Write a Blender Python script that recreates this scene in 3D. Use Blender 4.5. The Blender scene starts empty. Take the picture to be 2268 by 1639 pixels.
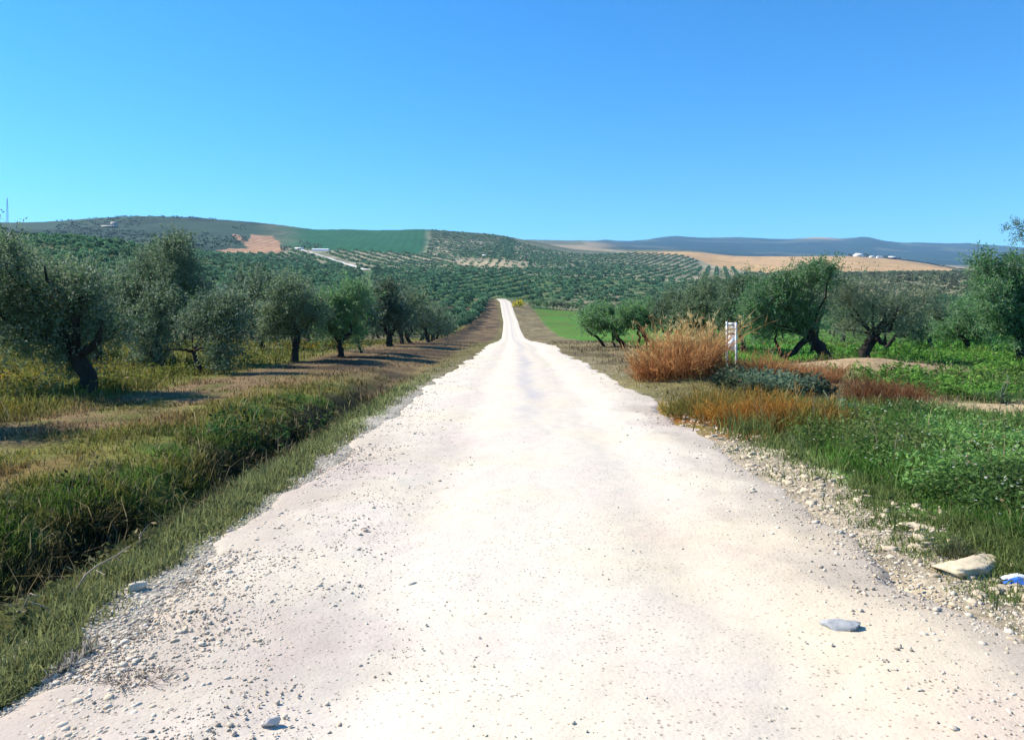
import bpy, math, random
import numpy as np
from math import radians as R

random.seed(7)
rng = np.random.default_rng(7)
S = bpy.context.scene
COL = S.collection
EYE = 1.7            # eye height above the road
F = 1700.0           # focal length in layout units (frame 2268 x 1639, horizon row 692)

# ------------------------------------------------------------------ camera
cam_d = bpy.data.cameras.new("camera")
cam = bpy.data.objects.new("camera", cam_d)
COL.objects.link(cam)
cam.location = (0, 0, EYE)
cam.rotation_euler = (R(90), 0, 0)
cam_d.sensor_width = 36.0
cam_d.lens = 36.0 * F / 2268.0
cam_d.shift_y = -127.5 / 2268.0
cam_d.clip_start = 0.05
cam_d.clip_end = 60000
S.camera = cam

# ------------------------------------------------------------------ sky, sun, exposure
SUN_EL = 42.0
SUN_AZ = -72.0       # degrees from +Y (view direction), negative = left
W = bpy.data.worlds.new("World")
S.world = W
W.use_nodes = True
nt = W.node_tree
for n in list(nt.nodes):
    nt.nodes.remove(n)
sky = nt.nodes.new("ShaderNodeTexSky")
sky.sky_type = 'NISHITA'
sky.sun_disc = False
sky.sun_elevation = R(SUN_EL)
sky.sun_rotation = R(SUN_AZ)
sky.altitude = 300
sky.air_density = 1.0
sky.dust_density = 0.0
sky.ozone_density = 3.0
hs = nt.nodes.new("ShaderNodeHueSaturation")
hs.inputs["Hue"].default_value = 0.488
hs.inputs["Saturation"].default_value = 1.28
hs.inputs["Value"].default_value = 1.0
bg = nt.nodes.new("ShaderNodeBackground")
bg.inputs["Strength"].default_value = 0.115
out = nt.nodes.new("ShaderNodeOutputWorld")
nt.links.new(sky.outputs[0], hs.inputs["Color"])
tn = nt.nodes.new("ShaderNodeMix")
tn.data_type = 'RGBA'; tn.blend_type = 'MULTIPLY'
tn.inputs[0].default_value = 1.0
tn.inputs[7].default_value = (0.49, 0.79, 1.05, 1)
nt.links.new(hs.outputs[0], tn.inputs[6])
nt.links.new(tn.outputs[2], bg.inputs["Color"])
nt.links.new(bg.outputs[0], out.inputs["Surface"])

sd = bpy.data.lights.new("sun", 'SUN')
sd.energy = 4.8
sd.angle = R(0.5)
sd.color = (1.0, 0.93, 0.81)
sun = bpy.data.objects.new("sun", sd)
COL.objects.link(sun)
sx = math.sin(R(SUN_AZ)) * math.cos(R(SUN_EL))
sy = math.cos(R(SUN_AZ)) * math.cos(R(SUN_EL))
sz = math.sin(R(SUN_EL))
from mathutils import Vector
sun.rotation_euler = Vector((sx, sy, sz)).to_track_quat('Z', 'Y').to_euler()
sun.location = (sx * 200, sy * 200, sz * 200)

S.view_settings.view_transform = 'Standard'
S.view_settings.look = 'None'
S.view_settings.exposure = 0.86
S.view_settings.gamma = 1.0
S.view_settings.use_curve_mapping = False
try:
    S.cycles.use_denoising = True
    S.cycles.denoiser = 'OPENIMAGEDENOISE'
    S.cycles.max_bounces = 6
    S.cycles.transparent_max_bounces = 8
    S.cycles.volume_bounces = 0
    S.cycles.sample_clamp_indirect = 4.0
except Exception:
    pass

# ------------------------------------------------------------------ numpy noise
def _hash(ix, iy, seed):
    n = (ix.astype(np.int64) * 374761393 + iy.astype(np.int64) * 668265263 + seed * 144269504) & 0x7fffffff
    n = (n ^ (n >> 13)) * 1274126177 & 0x7fffffff
    n = n ^ (n >> 16)
    return (n & 0xffff) / 65535.0

def vnoise(x, y, seed=0):
    x = np.asarray(x, float); y = np.asarray(y, float)
    x0 = np.floor(x); y0 = np.floor(y)
    fx = x - x0; fy = y - y0
    fx = fx * fx * (3 - 2 * fx); fy = fy * fy * (3 - 2 * fy)
    a = _hash(x0, y0, seed); b = _hash(x0 + 1, y0, seed)
    c = _hash(x0, y0 + 1, seed); d = _hash(x0 + 1, y0 + 1, seed)
    return (a * (1 - fx) + b * fx) * (1 - fy) + (c * (1 - fx) + d * fx) * fy

def fbm(x, y, seed=0, oct=4):
    s = 0; a = 0.5; t = 0
    for o in range(oct):
        s = s + a * vnoise(x * 2 ** o + 17.3 * o, y * 2 ** o - 9.1 * o, seed + o)
        t += a; a *= 0.5
    return s / t

def sstep(a, b, x):
    t = np.clip((x - a) / (b - a), 0, 1)
    return t * t * (3 - 2 * t)

def lerp3(c, d, m):
    m = np.clip(m, 0, 1)[..., None]
    return c * (1 - m) + np.asarray(d, float) * m

# ------------------------------------------------------------------ terrain shape
# each row: distance -> (column, elevation row) pairs, a profile of the valley and its hills
RIDGE = [(-700, 500), (0, 490), (100, 489), (200, 480), (270, 474), (350, 474), (420, 476), (480, 482), (560, 488),
         (640, 497), (690, 506), (720, 507), (760, 505), (820, 508), (880, 507), (935, 504), (1000, 509), (1060, 513),
         (1099, 516), (1141, 525), (1197, 536), (1252, 549), (1280, 556)]
MOUNT = [(-700, 560), (1100, 545), (1294, 537), (1350, 533), (1406, 535), (1451, 526), (1480, 521), (1505, 520), (1530, 527), (1602, 525),
         (1649, 526), (1727, 531), (1780, 525), (1820, 522), (1866, 531), (1910, 521), (1982, 535), (2069, 537),
         (2104, 540), (2136, 538), (2244, 546), (2300, 549), (3200, 530)]
ROWS = {
    60: [(0, 748), (550, 755), (1100, 760), (1650, 757), (2268, 752)],
    90: [(0, 720), (550, 740), (850, 750), (1100, 757), (1650, 752), (2268, 735)],
    138: [(0, 680), (300, 690), (550, 715), (850, 735), (1030, 748), (1134, 750), (1650, 745), (2268, 715)],
    200: [(0, 612), (200, 612), (400, 660), (550, 690), (800, 705), (1030, 724), (1134, 727), (1650, 722), (2268, 695)],
    250: [(0, 568), (200, 573), (400, 630), (550, 668), (800, 685), (1030, 702), (1134, 703), (1300, 707), (1650, 700), (2268, 680)],
    311: [(0, 530), (200, 535), (330, 560), (450, 610), (550, 645), (800, 662), (1030, 667), (1119, 667), (1200, 676), (1300, 682), (1650, 680), (1900, 668), (2268, 660)],
    350: [(0, 528), (200, 532), (330, 552), (450, 598), (550, 630), (800, 650), (1030, 660), (1119, 662), (1200, 668), (1300, 672), (1650, 668), (1900, 655), (2268, 648)],
    450: [(0, 535), (200, 540), (330, 548), (450, 575), (550, 600), (800, 625), (935, 632), (1100, 638), (1200, 645), (1400, 650), (1550, 655), (1700, 642), (1900, 630), (2268, 625)],
    600: [(0, 540), (330, 548), (450, 563), (550, 580), (800, 600), (935, 606), (1100, 608), (1400, 620), (1550, 630), (1700, 622), (1900, 612), (2268, 609)],
    800: [(0, 535), (330, 545), (485, 563), (640, 560), (800, 578), (935, 588), (1100, 592), (1250, 598), (1400, 602), (1550, 607), (1700, 607), (1900, 607), (2150, 604), (2268, 606)],
    1000: [(0, 525), (330, 535), (485, 545), (640, 549), (800, 554), (935, 562), (1100, 572), (1250, 584), (1400, 588), (1550, 593), (1700, 598), (1900, 596), (2150, 600), (2268, 607)],
    1300: [(0, 505), (330, 510), (485, 515), (640, 523), (800, 530), (935, 535), (1100, 547), (1200, 562), (1300, 567), (1418, 561), (1513, 566), (1545, 576), (1600, 582), (1700, 583), (1880, 573), (2000, 578), (2150, 602), (2268, 610)],
    1600: RIDGE + [(1418, 566), (1533, 562), (1634, 569), (1880, 567), (1982, 574), (2054, 584), (2150, 605), (2268, 612)],
    2200: [(-700, 520), (700, 530), (1100, 540), (1141, 547), (1300, 553), (1533, 557), (1634, 572), (1880, 577), (2050, 589), (2268, 592)],
    3500: [(0, 565), (1100, 545), (1141, 528), (1200, 532), (1253, 536), (1294, 534), (1350, 540), (1450, 548), (1650, 558), (1900, 570), (2268, 575)],
    5500: MOUNT,
    7000: [(u, v + 16) for u, v in MOUNT],
    9500: [(u, v + 60) for u, v in MOUNT],
}
GU = np.arange(-1600, 3901, 15.0)
GL = np.linspace(math.log(20), math.log(9500), 420)
_ds = sorted(ROWS)
_E = np.zeros((len(_ds) + 2, len(GU)))
for k, d in enumerate(_ds):
    us, vs = zip(*ROWS[d])
    _E[k + 2] = np.interp(GU, us, vs) - 692 - EYE * F / d
_lk = np.log(np.array([20, 38] + _ds, float))
GE = np.zeros((len(GL), len(GU)))
for i in range(len(GU)):
    GE[:, i] = np.interp(GL, _lk, _E[:, i])

def gsmooth(A, s, axis):
    n = int(3 * s) + 1
    k = np.exp(-0.5 * (np.arange(-n, n + 1) / s) ** 2); k /= k.sum()
    P = np.pad(A, [(n, n) if a == axis else (0, 0) for a in range(2)], mode='edge')
    return sum(w * np.take(P, range(j, j + A.shape[axis]), axis=axis) for j, w in enumerate(k))
GE = gsmooth(gsmooth(GE, 2.4, 0), 1.3, 1)

def far_z(x, y):
    y = np.maximum(y, 20.001)
    u = np.clip(x / y * F + 1134, GU[0], GU[-1] - 1)
    fu = (u - GU[0]) / (GU[1] - GU[0]); iu = np.floor(fu).astype(int); fu = fu - iu
    fl = np.clip((np.log(y) - GL[0]) / (GL[1] - GL[0]), 0, len(GL) - 1.001)
    il = np.floor(fl).astype(int); fl = fl - il
    e = (GE[il, iu] * (1 - fu) + GE[il, iu + 1] * fu) * (1 - fl) + (GE[il + 1, iu] * (1 - fu) + GE[il + 1, iu + 1] * fu) * fl
    return -e * y / F

LY, LX = zip(*[(-10, -2.2), (3.3, -2.15), (5, -2.2), (6.6, -2.12), (12.7, -2.1), (20.9, -1.95), (30, -1.5), (38, -1.35), (60, -1.5), (138, -1.95), (230, -2.6), (311, -4.9), (360, -8)])
RY, RX = zip(*[(-10, 2.9), (4, 2.75), (8, 2.62), (12, 2.75), (17, 2.85), (25, 2.6), (32, 2.25), (60, 2.3), (138, 2.45), (230, 1.9), (311, -0.3), (360, -3.6)])
def edge_l(y): return np.interp(y, LY, LX)
def edge_r(y): return np.interp(y, RY, RX)

def ground(x, y):
    """height of the bare ground"""
    x = np.asarray(x, float); y = np.asarray(y, float)
    z = far_z(x, y)
    near = 1 - sstep(30, 60, y)
    dl = edge_l(y) - x
    dr = x - edge_r(y)
    dep = 0.46 * (1 - sstep(9, 26, y)) + 0.08
    w = 1.15 + 0.25 * (fbm(x * 0.3, y * 0.5, 4, 2) - 0.5)
    z = z - near * dep * np.exp(-((dl - w) / 0.45) ** 2)
    z = z + near * 0.09 * sstep(1.7, 3.2, dl) * (1 - sstep(4.5, 8, dl))
    z = z + near * 0.16 * sstep(0.5, 1.5, dr) * (1 - sstep(8, 14, y)) * (0.6 + 0.8 * fbm(x, y, 9, 2))
    z = z + near * 0.35 * np.exp(-((x - 10.3) / 2.2) ** 2 - ((y - 22.5) / 1.6) ** 2)
    z = z + near * 0.30 * np.exp(-((x - 4.6) / 1.3) ** 2 - ((y - 18.3) / 1.6) ** 2)
    z = z + near * 0.10 * np.exp(-((dr - 0.55) / 0.3) ** 2) * (1 - sstep(8, 10, y)) * (fbm(x * 5, y * 3.5, 27, 4) - 0.15)
    off = np.maximum(sstep(0.0, 0.6, dl), sstep(0.0, 0.6, dr))
    z = z + near * off * 0.10 * (fbm(x * 1.3, y * 1.3, 21, 4) - 0.5)
    z = z + (1 - near) * off * np.minimum(y, 900) * 0.0012 * (fbm(x / 14, y / 14, 33, 3) - 0.5) * 2
    z = z + sstep(900, 3000, y) * np.minimum(y * 0.006, 10 + sstep(2500, 4500, y) * 45) * (fbm(x / 260, y / 260, 41, 4) - 0.5)
    return z

def g1(x, y): return float(ground(np.array([x]), np.array([y]))[0])
def at(u, y):                       # ground point in layout column u at distance y
    x = (u - 1134) / F * y
    return x, y, g1(x, y)
def zv(v, y): return EYE + (692 - v) / F * y

# ------------------------------------------------------------------ ground colours (what grows or lies there, plus shade put into the ditch)
def near_colour(x, y):
    x = np.asarray(x, float); y = np.asarray(y, float)
    dl = edge_l(y) - x; dr = x - edge_r(y)
    n1 = fbm(x * 0.5, y * 0.5, 51, 3); n2 = fbm(x * 1.7, y * 1.7, 52, 3); n3 = fbm(x * 0.22, y * 0.16, 53, 3)
    dlj = dl + (n1 - 0.5) * 1.1
    c = np.zeros(x.shape + (3,)) + np.array([0.16, 0.145, 0.085])
    # left side, road edge outwards
    L = x < 0
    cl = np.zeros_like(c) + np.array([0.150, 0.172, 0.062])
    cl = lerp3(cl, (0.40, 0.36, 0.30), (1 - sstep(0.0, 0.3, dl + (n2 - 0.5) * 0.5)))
    cl = lerp3(cl, (0.034, 0.038, 0.016), sstep(0.40, 0.85, dlj))  # shade of the ditch painted in as near-black ground
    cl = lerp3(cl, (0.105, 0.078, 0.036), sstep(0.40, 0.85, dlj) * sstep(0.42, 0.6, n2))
    cl = lerp3(cl, (0.160, 0.155, 0.036), sstep(1.4, 1.9, dlj))
    cl = lerp3(cl, (0.075, 0.125, 0.022), sstep(1.2, 1.6, dlj) * (1 - sstep(2.2, 2.7, dlj)) * sstep(0.48, 0.6, n2))
    cl = lerp3(cl, (0.200, 0.135, 0.050), sstep(2.5, 3.0, dlj) * sstep(0.42, 0.58, n1))
    cl = lerp3(cl, (0.215, 0.145, 0.075), sstep(3.3, 3.9, dlj))
    cl = lerp3(cl, (0.130, 0.120, 0.036), sstep(3.3, 3.9, dlj) * sstep(0.50, 0.62, n2 * 0.5 + n3 * 0.5))
    cl = lerp3(cl, (0.150, 0.148, 0.036), sstep(5.0, 5.8, dlj))
    cl = lerp3(cl, (0.26, 0.19, 0.016), sstep(5.8, 6.6, dlj) * sstep(0.50, 0.62, n3 * 0.6 + n1 * 0.4) * (1 - sstep(40, 60, y)))
    cl = lerp3(cl, (0.070, 0.095, 0.025), sstep(5.8, 6.6, dlj) * sstep(0.55, 0.65, n2))
    brown = np.zeros_like(c) + np.array([0.170, 0.118, 0.062])
    brown = lerp3(brown, (0.075, 0.052, 0.032), sstep(0.45, 0.6, fbm(x * 0.35, y * 0.5, 57, 3)))
    brown = lerp3(brown, (0.15, 0.135, 0.055), (1 - sstep(0.4, 1.6, dl)) * 0.8)
    lim = np.interp(y, [20, 60, 138], [5, 6.5, 10])
    cl = lerp3(cl, brown, sstep(15, 23, y) * (1 - sstep(lim - 0.6, lim + 0.6, dlj)))
    # right side
    cr = np.zeros_like(c) + np.array([0.40, 0.33, 0.235])
    drj = dr + (n1 - 0.5) * 0.9
    cr = lerp3(cr, (0.17, 0.16, 0.10), sstep(0.48, 0.6, n2) * sstep(0.1, 0.5, dr))
    cr = lerp3(cr, (0.085, 0.175, 0.032), sstep(0.55, 1.0, drj))
    cr = lerp3(cr, (0.125, 0.180, 0.045), sstep(0.55, 1.0, drj) * sstep(0.5, 0.65, n2))
    f = sstep(9.5, 11.0, y + (n1 - 0.5) * 2) * (1 - sstep(14.2, 15.5, y)) * (1 - sstep(1.7, 2.3, drj))
    cr = lerp3(cr, (0.200, 0.140, 0.030), f)
    cr = lerp3(cr, (0.240, 0.105, 0.022), f * sstep(0.45, 0.6, n2))
    f = sstep(14.2, 15.5, y) * (1 - sstep(23, 25, y))
    cr = lerp3(cr, (0.16, 0.14, 0.06), f)
    cr = lerp3(cr, (0.200, 0.110, 0.055), f * np.exp(-((x - 7.2) / 2.4) ** 2 - ((y - 20) / 2.4) ** 2) * 1.6)
    cr = lerp3(cr, (0.18, 0.085, 0.04), np.exp(-((x - 7.4) / 0.9) ** 2 - ((y - 15) / 1.0) ** 2) * 1.5)
    cr = lerp3(cr, (0.070, 0.140, 0.034), sstep(12, 13.5, y) * sstep(8.3, 9.6, x + (n1 - 0.5) * 2) * (1 - sstep(24, 26, y)))
    cr = lerp3(cr, (0.42, 0.32, 0.19), np.exp(-((x - 9.9 - (y - 13.5) * 0.1) / 2.2) ** 4 - ((y - 13.5) / 1.15) ** 4) * 1.3)
    cr = lerp3(cr, (0.36, 0.26, 0.155), np.exp(-((x - 10.3) / 2.3) ** 2 - ((y - 22.2) / 1.3) ** 2) * 1.7)
    tan = np.zeros_like(c) + np.array([0.21, 0.17, 0.09])
    tan = lerp3(tan, (0.13, 0.105, 0.058), sstep(0.45, 0.6, n1))
    mead = np.zeros_like(c) + np.array([0.070, 0.185, 0.024])
    mead = lerp3(mead, (0.095, 0.155, 0.03), sstep(0.45, 0.62, n3))
    lim = np.interp(y, [20, 38, 60, 138, 250], [2.4, 4.0, 5.0, 6.5, 7.5])
    far = lerp3(tan, (0, 0, 0), np.zeros_like(x))
    m = sstep(lim - 0.5, lim + 0.8, drj)[..., None]
    far = far * (1 - m) + mead * m
    k = np.maximum(sstep(24, 27, y), sstep(19, 24, y) * (1 - sstep(1.4, 2.2, dr)))[..., None]
    k = np.maximum(k, (sstep(24.5, 25.5, y + (n1 - .5))[..., None]))
    cr = cr * (1 - k) + far * k
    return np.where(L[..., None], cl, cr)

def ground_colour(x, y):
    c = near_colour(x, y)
    u = x / np.maximum(y, 1) * F + 1134
    n = fbm(x / 9, y / 9, 61, 3); nb = fbm(x / 60, y / 60, 62, 3)
    uj = u + (nb - 0.5) * 30
    yj = y * (1 + (nb - 0.5) * 0.06)
    dl = edge_l(y) - x
    # floor of the groves
    floor_l = lerp3(np.zeros_like(c) + np.array([0.085, 0.095, 0.030]), (0.15, 0.125, 0.07), sstep(0.45, 0.6, n))
    f = sstep(45, 80, y) * sstep(10, 12, dl) * (x < 0)
    c = np.where((f > 0)[..., None], c * (1 - f[..., None]) + floor_l * f[..., None], c)
    fc = lerp3(np.zeros_like(c) + np.array([0.055, 0.115, 0.040]), (0.12, 0.15, 0.06), sstep(0.42, 0.62, n))
    fc = lerp3(fc, (0.24, 0.20, 0.125), sstep(1180, 1300, uj) * (1 - sstep(430, 500, yj)) * sstep(0.30, 0.48, n) * 0.95)
    fc = lerp3(fc, (0.22, 0.20, 0.125), sstep(1600, 1700, uj) * 0.8)
    f = sstep(284, 292, y) * np.maximum(sstep(10, 12, dl) , sstep(6, 8, x - edge_r(y)))
    f = np.maximum(f, sstep(330, 345, y))[..., None]
    c = c * (1 - f) + fc * f
    # hillside with planted rows, pale soil
    hill = lerp3(np.zeros_like(c) + np.array([0.32, 0.285, 0.195]), (0.17, 0.175, 0.11), sstep(0.4, 0.62, fbm(x / 35, y / 60, 63, 3)))
    hill = lerp3(hill, (0.42, 0.33, 0.21), np.exp(-((u - 1090) / 85) ** 2 - ((y - 860) / 110) ** 2) * (0.4 + n))
    f = sstep(605, 640, yj)[..., None]
    c = c * (1 - f) + hill * f
    # green corn hill
    f = sstep(960, 1000, yj + np.interp(u, [800, 935, 1000], [0, 0, 250])) * sstep(560, 690, uj) * (1 - sstep(930, 955, uj - (y - 1200) * 0.02))
    c = lerp3(c, (0.018, 0.098, 0.040), f)
    # grey hill on the left
    h1 = lerp3(np.zeros_like(c) + np.array([0.034, 0.066, 0.040]), (0.018, 0.040, 0.024), sstep(0.4, 0.6, fbm(x / 120, y / 200, 64, 4)))
    f = (sstep(560, 700, y) * (1 - sstep(560, 690, uj)))[..., None]
    c = c * (1 - f) + h1 * f
    f = sstep(1340, 1420, y) * sstep(935, 960, u) * (1 - sstep(1330, 1400, u))
    c = lerp3(c, (0.055, 0.085, 0.045), f * 0.7)
    # two tan fields
    u = u + (fbm(x / 22, y / 30, 87, 3) - 0.5) * 12; y0_ = y; y = y + (fbm(x / 30, y / 30, 88, 3) - 0.5) * 26
    furrow = 1 + 0.10 * np.sin(x * 0.45 + y * 0.05 + 3 * fbm(x / 80, y / 80, 89, 2)) * (y0_ > 600)
    lo = np.interp(u, [470, 520, 640], [815, 800, 800]); hi = np.interp(u, [470, 510, 512, 532, 546, 556, 600, 620, 628], [850, 930, 1290, 1240, 1060, 1270, 1270, 1100, 880])
    lo = np.where((u > 510) & (u < 545) & (hi > 1100) & (y > 960), np.interp(u, [510, 545], [1250, 1040]), lo)
    lo = np.where((u > 510) & (u < 546) & (y < 1000), 800, lo); hi = np.where((u > 510) & (u < 546) & (y < 1000), 930, hi)
    f = (y > lo) & (y < hi) & (u > 480) & (u < 627)
    c[f] = np.array([0.33, 0.195, 0.115]) * ((0.75 + 0.5 * n[f]) * furrow[f])[:, None]
    lo = np.interp(u, [1400, 1418, 1513, 1541, 1600, 1700, 1900, 2150, 2300], [1500, 1345, 1345, 1300, 1020, 830, 815, 815, 815])
    hi = np.interp(u, [1400, 1533, 1634, 1880, 1982, 2100, 2300], [2600, 2500, 1800, 1750, 1750, 1500, 1300])
    f = (y > lo) & (y < hi) & (u > 1405)
    fc = np.array([0.43, 0.28, 0.14]) * (0.82 + 0.36 * fbm(x / 30, y / 160, 66, 3))[..., None]
    c[f] = fc[f]
    c = c * np.where(y0_ > 600, furrow, 1.0)[..., None]
    y = y0_; u = x / np.maximum(y, 1) * F + 1134
    # beyond: pale valley and dark mountains
    f = (y > np.maximum(hi, 1750)) & (u > 1130) | (y > 2000)
    vall = lerp3(np.zeros_like(c) + np.array([0.13, 0.135, 0.075]), (0.30, 0.24, 0.15), sstep(0.45, 0.6, fbm(x / 200, y / 300, 67, 3)))
    mt = lerp3(np.zeros_like(c) + np.array([0.030, 0.066, 0.074]), (0.085, 0.115, 0.105), sstep(0.5, 0.7, fbm(x / 300, y / 300, 68, 4)))  # mountain base colour lifted to add to the haze
    mt = lerp3(mt, (0.40, 0.31, 0.22), np.exp(-((u - 1815) / 38) ** 2 - ((y - 5350) / 260) ** 2) * 1.1)
    m = np.maximum(sstep(3600, 3900, y), sstep(2250, 2450, y) * sstep(1290, 1400, u))[..., None]
    far = vall * (1 - m) + mt * m
    c = np.where(f[..., None], far, c)
    return c

# ------------------------------------------------------------------ mesh and material helpers
def make_mesh(name, V, Fc, mat=None, colours=None, smooth=False):
    V = np.ascontiguousarray(V, np.float32); Fc = np.ascontiguousarray(Fc, np.int32)
    k = Fc.shape[1]
    me = bpy.data.meshes.new(name)
    me.vertices.add(len(V)); me.vertices.foreach_set("co", V.ravel())
    me.loops.add(Fc.size); me.loops.foreach_set("vertex_index", Fc.ravel())
    me.polygons.add(len(Fc))
    me.polygons.foreach_set("loop_start", np.arange(0, Fc.size, k, dtype=np.int32))
    me.polygons.foreach_set("loop_total", np.full(len(Fc), k, np.int32))
    if smooth:
        me.polygons.foreach_set("use_smooth", np.ones(len(Fc), bool))
    if colours is not None:
        a = me.color_attributes.new("tint", 'FLOAT_COLOR', 'POINT')
        cc = np.ones((len(V), 4), np.float32); cc[:, :3] = colours
        a.data.foreach_set("color", cc.ravel())
    me.update(calc_edges=True)
    if mat: me.materials.append(mat)
    return me

def link(name, me, parent=None, loc=None):
    o = bpy.data.objects.new(name, me)
    COL.objects.link(o)
    if parent: o.parent = parent
    if loc is not None: o.location = loc
    return o

def tag(o, label=None, cat=None, group=None, kind=None):
    if label: o["label"] = label
    if cat: o["category"] = cat
    if group: o["group"] = group
    if kind: o["kind"] = kind
    return o

def thing(name, label, cat, loc, rz=0, group=None):
    o = bpy.data.objects.new(name, None)
    o.empty_display_size = 0.3
    COL.objects.link(o)
    o.location = loc; o.rotation_euler = (0, 0, rz)
    return tag(o, label, cat, group)

class NB:
    """small node builder"""
    def __init__(s, name):
        s.m = bpy.data.materials.new(name); s.m.use_nodes = True
        s.t = s.m.node_tree; s.t.nodes.clear()
        s.out = s.t.nodes.new("ShaderNodeOutputMaterial")
    def n(s, ty, **kw):
        nd = s.t.nodes.new(ty)
        for k, v in kw.items():
            if k in nd.inputs: nd.inputs[k].default_value = v
            else: setattr(nd, k, v)
        return nd
    def l(s, a, b): s.t.links.new(a, b)
    def noise(s, scale, detail=4, rough=0.55, vec=None):
        nd = s.n("ShaderNodeTexNoise", Scale=scale, Detail=detail, Roughness=rough)
        if vec is not None: s.l(vec, nd.inputs["Vector"])
        return nd
    def ramp(s, fac, stops):
        nd = s.n("ShaderNodeValToRGB")
        e = nd.color_ramp.elements
        while len(e) < len(stops): e.new(0.5)
        for i, (p, c) in enumerate(stops):
            e[i].position = p; e[i].color = (*c, 1) if len(c) == 3 else c
        s.l(fac, nd.inputs[0]); return nd
    def mul(s, a, b, fac=1.0, mode='MULTIPLY'):
        nd = s.n("ShaderNodeMix", data_type='RGBA', blend_type=mode)
        nd.inputs[0].default_value = fac
        s.l(a, nd.inputs[6]); s.l(b, nd.inputs[7]); return nd.outputs[2]
    def obj(s): return s.n("ShaderNodeTexCoord").outputs["Object"]

def mat_ground():
    b = NB("ground_soil")
    at_ = b.n("ShaderNodeAttribute", attribute_name="tint")
    co = b.obj()
    n1 = b.noise(1.6, 6, 0.65, co); n2 = b.noise(14, 5, 0.7, co); n3 = b.noise(0.02, 5, 0.6, co)
    r1 = b.ramp(n1.outputs[0], [(0.3, (0.62, 0.62, 0.6)), (0.7, (1.4, 1.38, 1.35))])
    r2 = b.ramp(n2.outputs[0], [(0.3, (0.55, 0.55, 0.53)), (0.7, (1.4, 1.4, 1.4))])
    r3 = b.ramp(n3.outputs[0], [(0.3, (0.8, 0.82, 0.85)), (0.7, (1.2, 1.18, 1.12))])
    c = b.mul(b.mul(b.mul(at_.outputs["Color"], r1.outputs[0]), r2.outputs[0]), r3.outputs[0])
    p = b.n("ShaderNodeBsdfPrincipled", Roughness=0.95)
    p.inputs["Specular IOR Level"].default_value = 0.1
    b.l(c, p.inputs["Base Color"])
    bp = b.n("ShaderNodeBump", Strength=0.7, Distance=0.04)
    b.l(n2.outputs[0], bp.inputs["Height"]); b.l(bp.outputs[0], p.inputs["Normal"])
    b.l(p.outputs[0], b.out.inputs[0]); return b.m

def mat_road():
    b = NB("white_gravel")
    at_ = b.n("ShaderNodeAttribute", attribute_name="tint")
    co = b.obj()
    big = b.noise(0.55, 4, 0.6, co); mid = b.noise(6, 5, 0.65, co); fine = b.noise(60, 4, 0.7, co)
    rb = b.ramp(big.outputs[0], [(0.35, (1.0, 0.95, 0.98)), (0.5, (1.0, 0.99, 0.98)), (0.65, (1.03, 1.0, 0.93))])
    rm = b.ramp(mid.outputs[0], [(0.3, (0.95, 0.95, 0.95)), (0.6, (1.03, 1.03, 1.03))])
    rf = b.ramp(fine.outputs[0], [(0.30, (0.62, 0.60, 0.58)), (0.42, (1.0, 1.0, 1.0))])
    # small dark pebbles set in the surface
    vo = b.n("ShaderNodeTexVoronoi", Scale=26.0); b.l(co, vo.inputs["Vector"])
    mk = b.noise(1.4, 3, 0.6, co)
    lt = b.n("ShaderNodeMath", operation='SUBTRACT'); b.l(vo.outputs["Distance"], lt.inputs[0])
    mm = b.n("ShaderNodeMath", operation='MULTIPLY'); b.l(mk.outputs[0], mm.inputs[0]); mm.inputs[1].default_value = 0.30
    b.l(mm.outputs[0], lt.inputs[1])
    rs = b.ramp(lt.outputs[0], [(0.0, (0.45, 0.42, 0.40)), (0.06, (1, 1, 1))])
    c = b.mul(at_.outputs["Color"], rb.outputs[0]); c = b.mul(c, rm.outputs[0]); c = b.mul(c, rf.outputs[0]); c = b.mul(c, rs.outputs[0], 0.8)
    p = b.n("ShaderNodeBsdfPrincipled", Roughness=0.9)
    p.inputs["Specular IOR Level"].default_value = 0.15
    b.l(c, p.inputs["Base Color"])
    v2 = b.n("ShaderNodeTexVoronoi", Scale=38.0); b.l(co, v2.inputs["Vector"])
    ad = b.n("ShaderNodeMath", operation='MULTIPLY_ADD'); b.l(v2.outputs["Distance"], ad.inputs[0]); ad.inputs[1].default_value = -0.6; b.l(fine.outputs[0], ad.inputs[2])
    bp = b.n("ShaderNodeBump", Strength=0.28, Distance=0.010)
    b.l(ad.outputs[0], bp.inputs["Height"]); b.l(bp.outputs[0], p.inputs["Normal"])
    b.l(p.outputs[0], b.out.inputs[0]); return b.m

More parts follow.
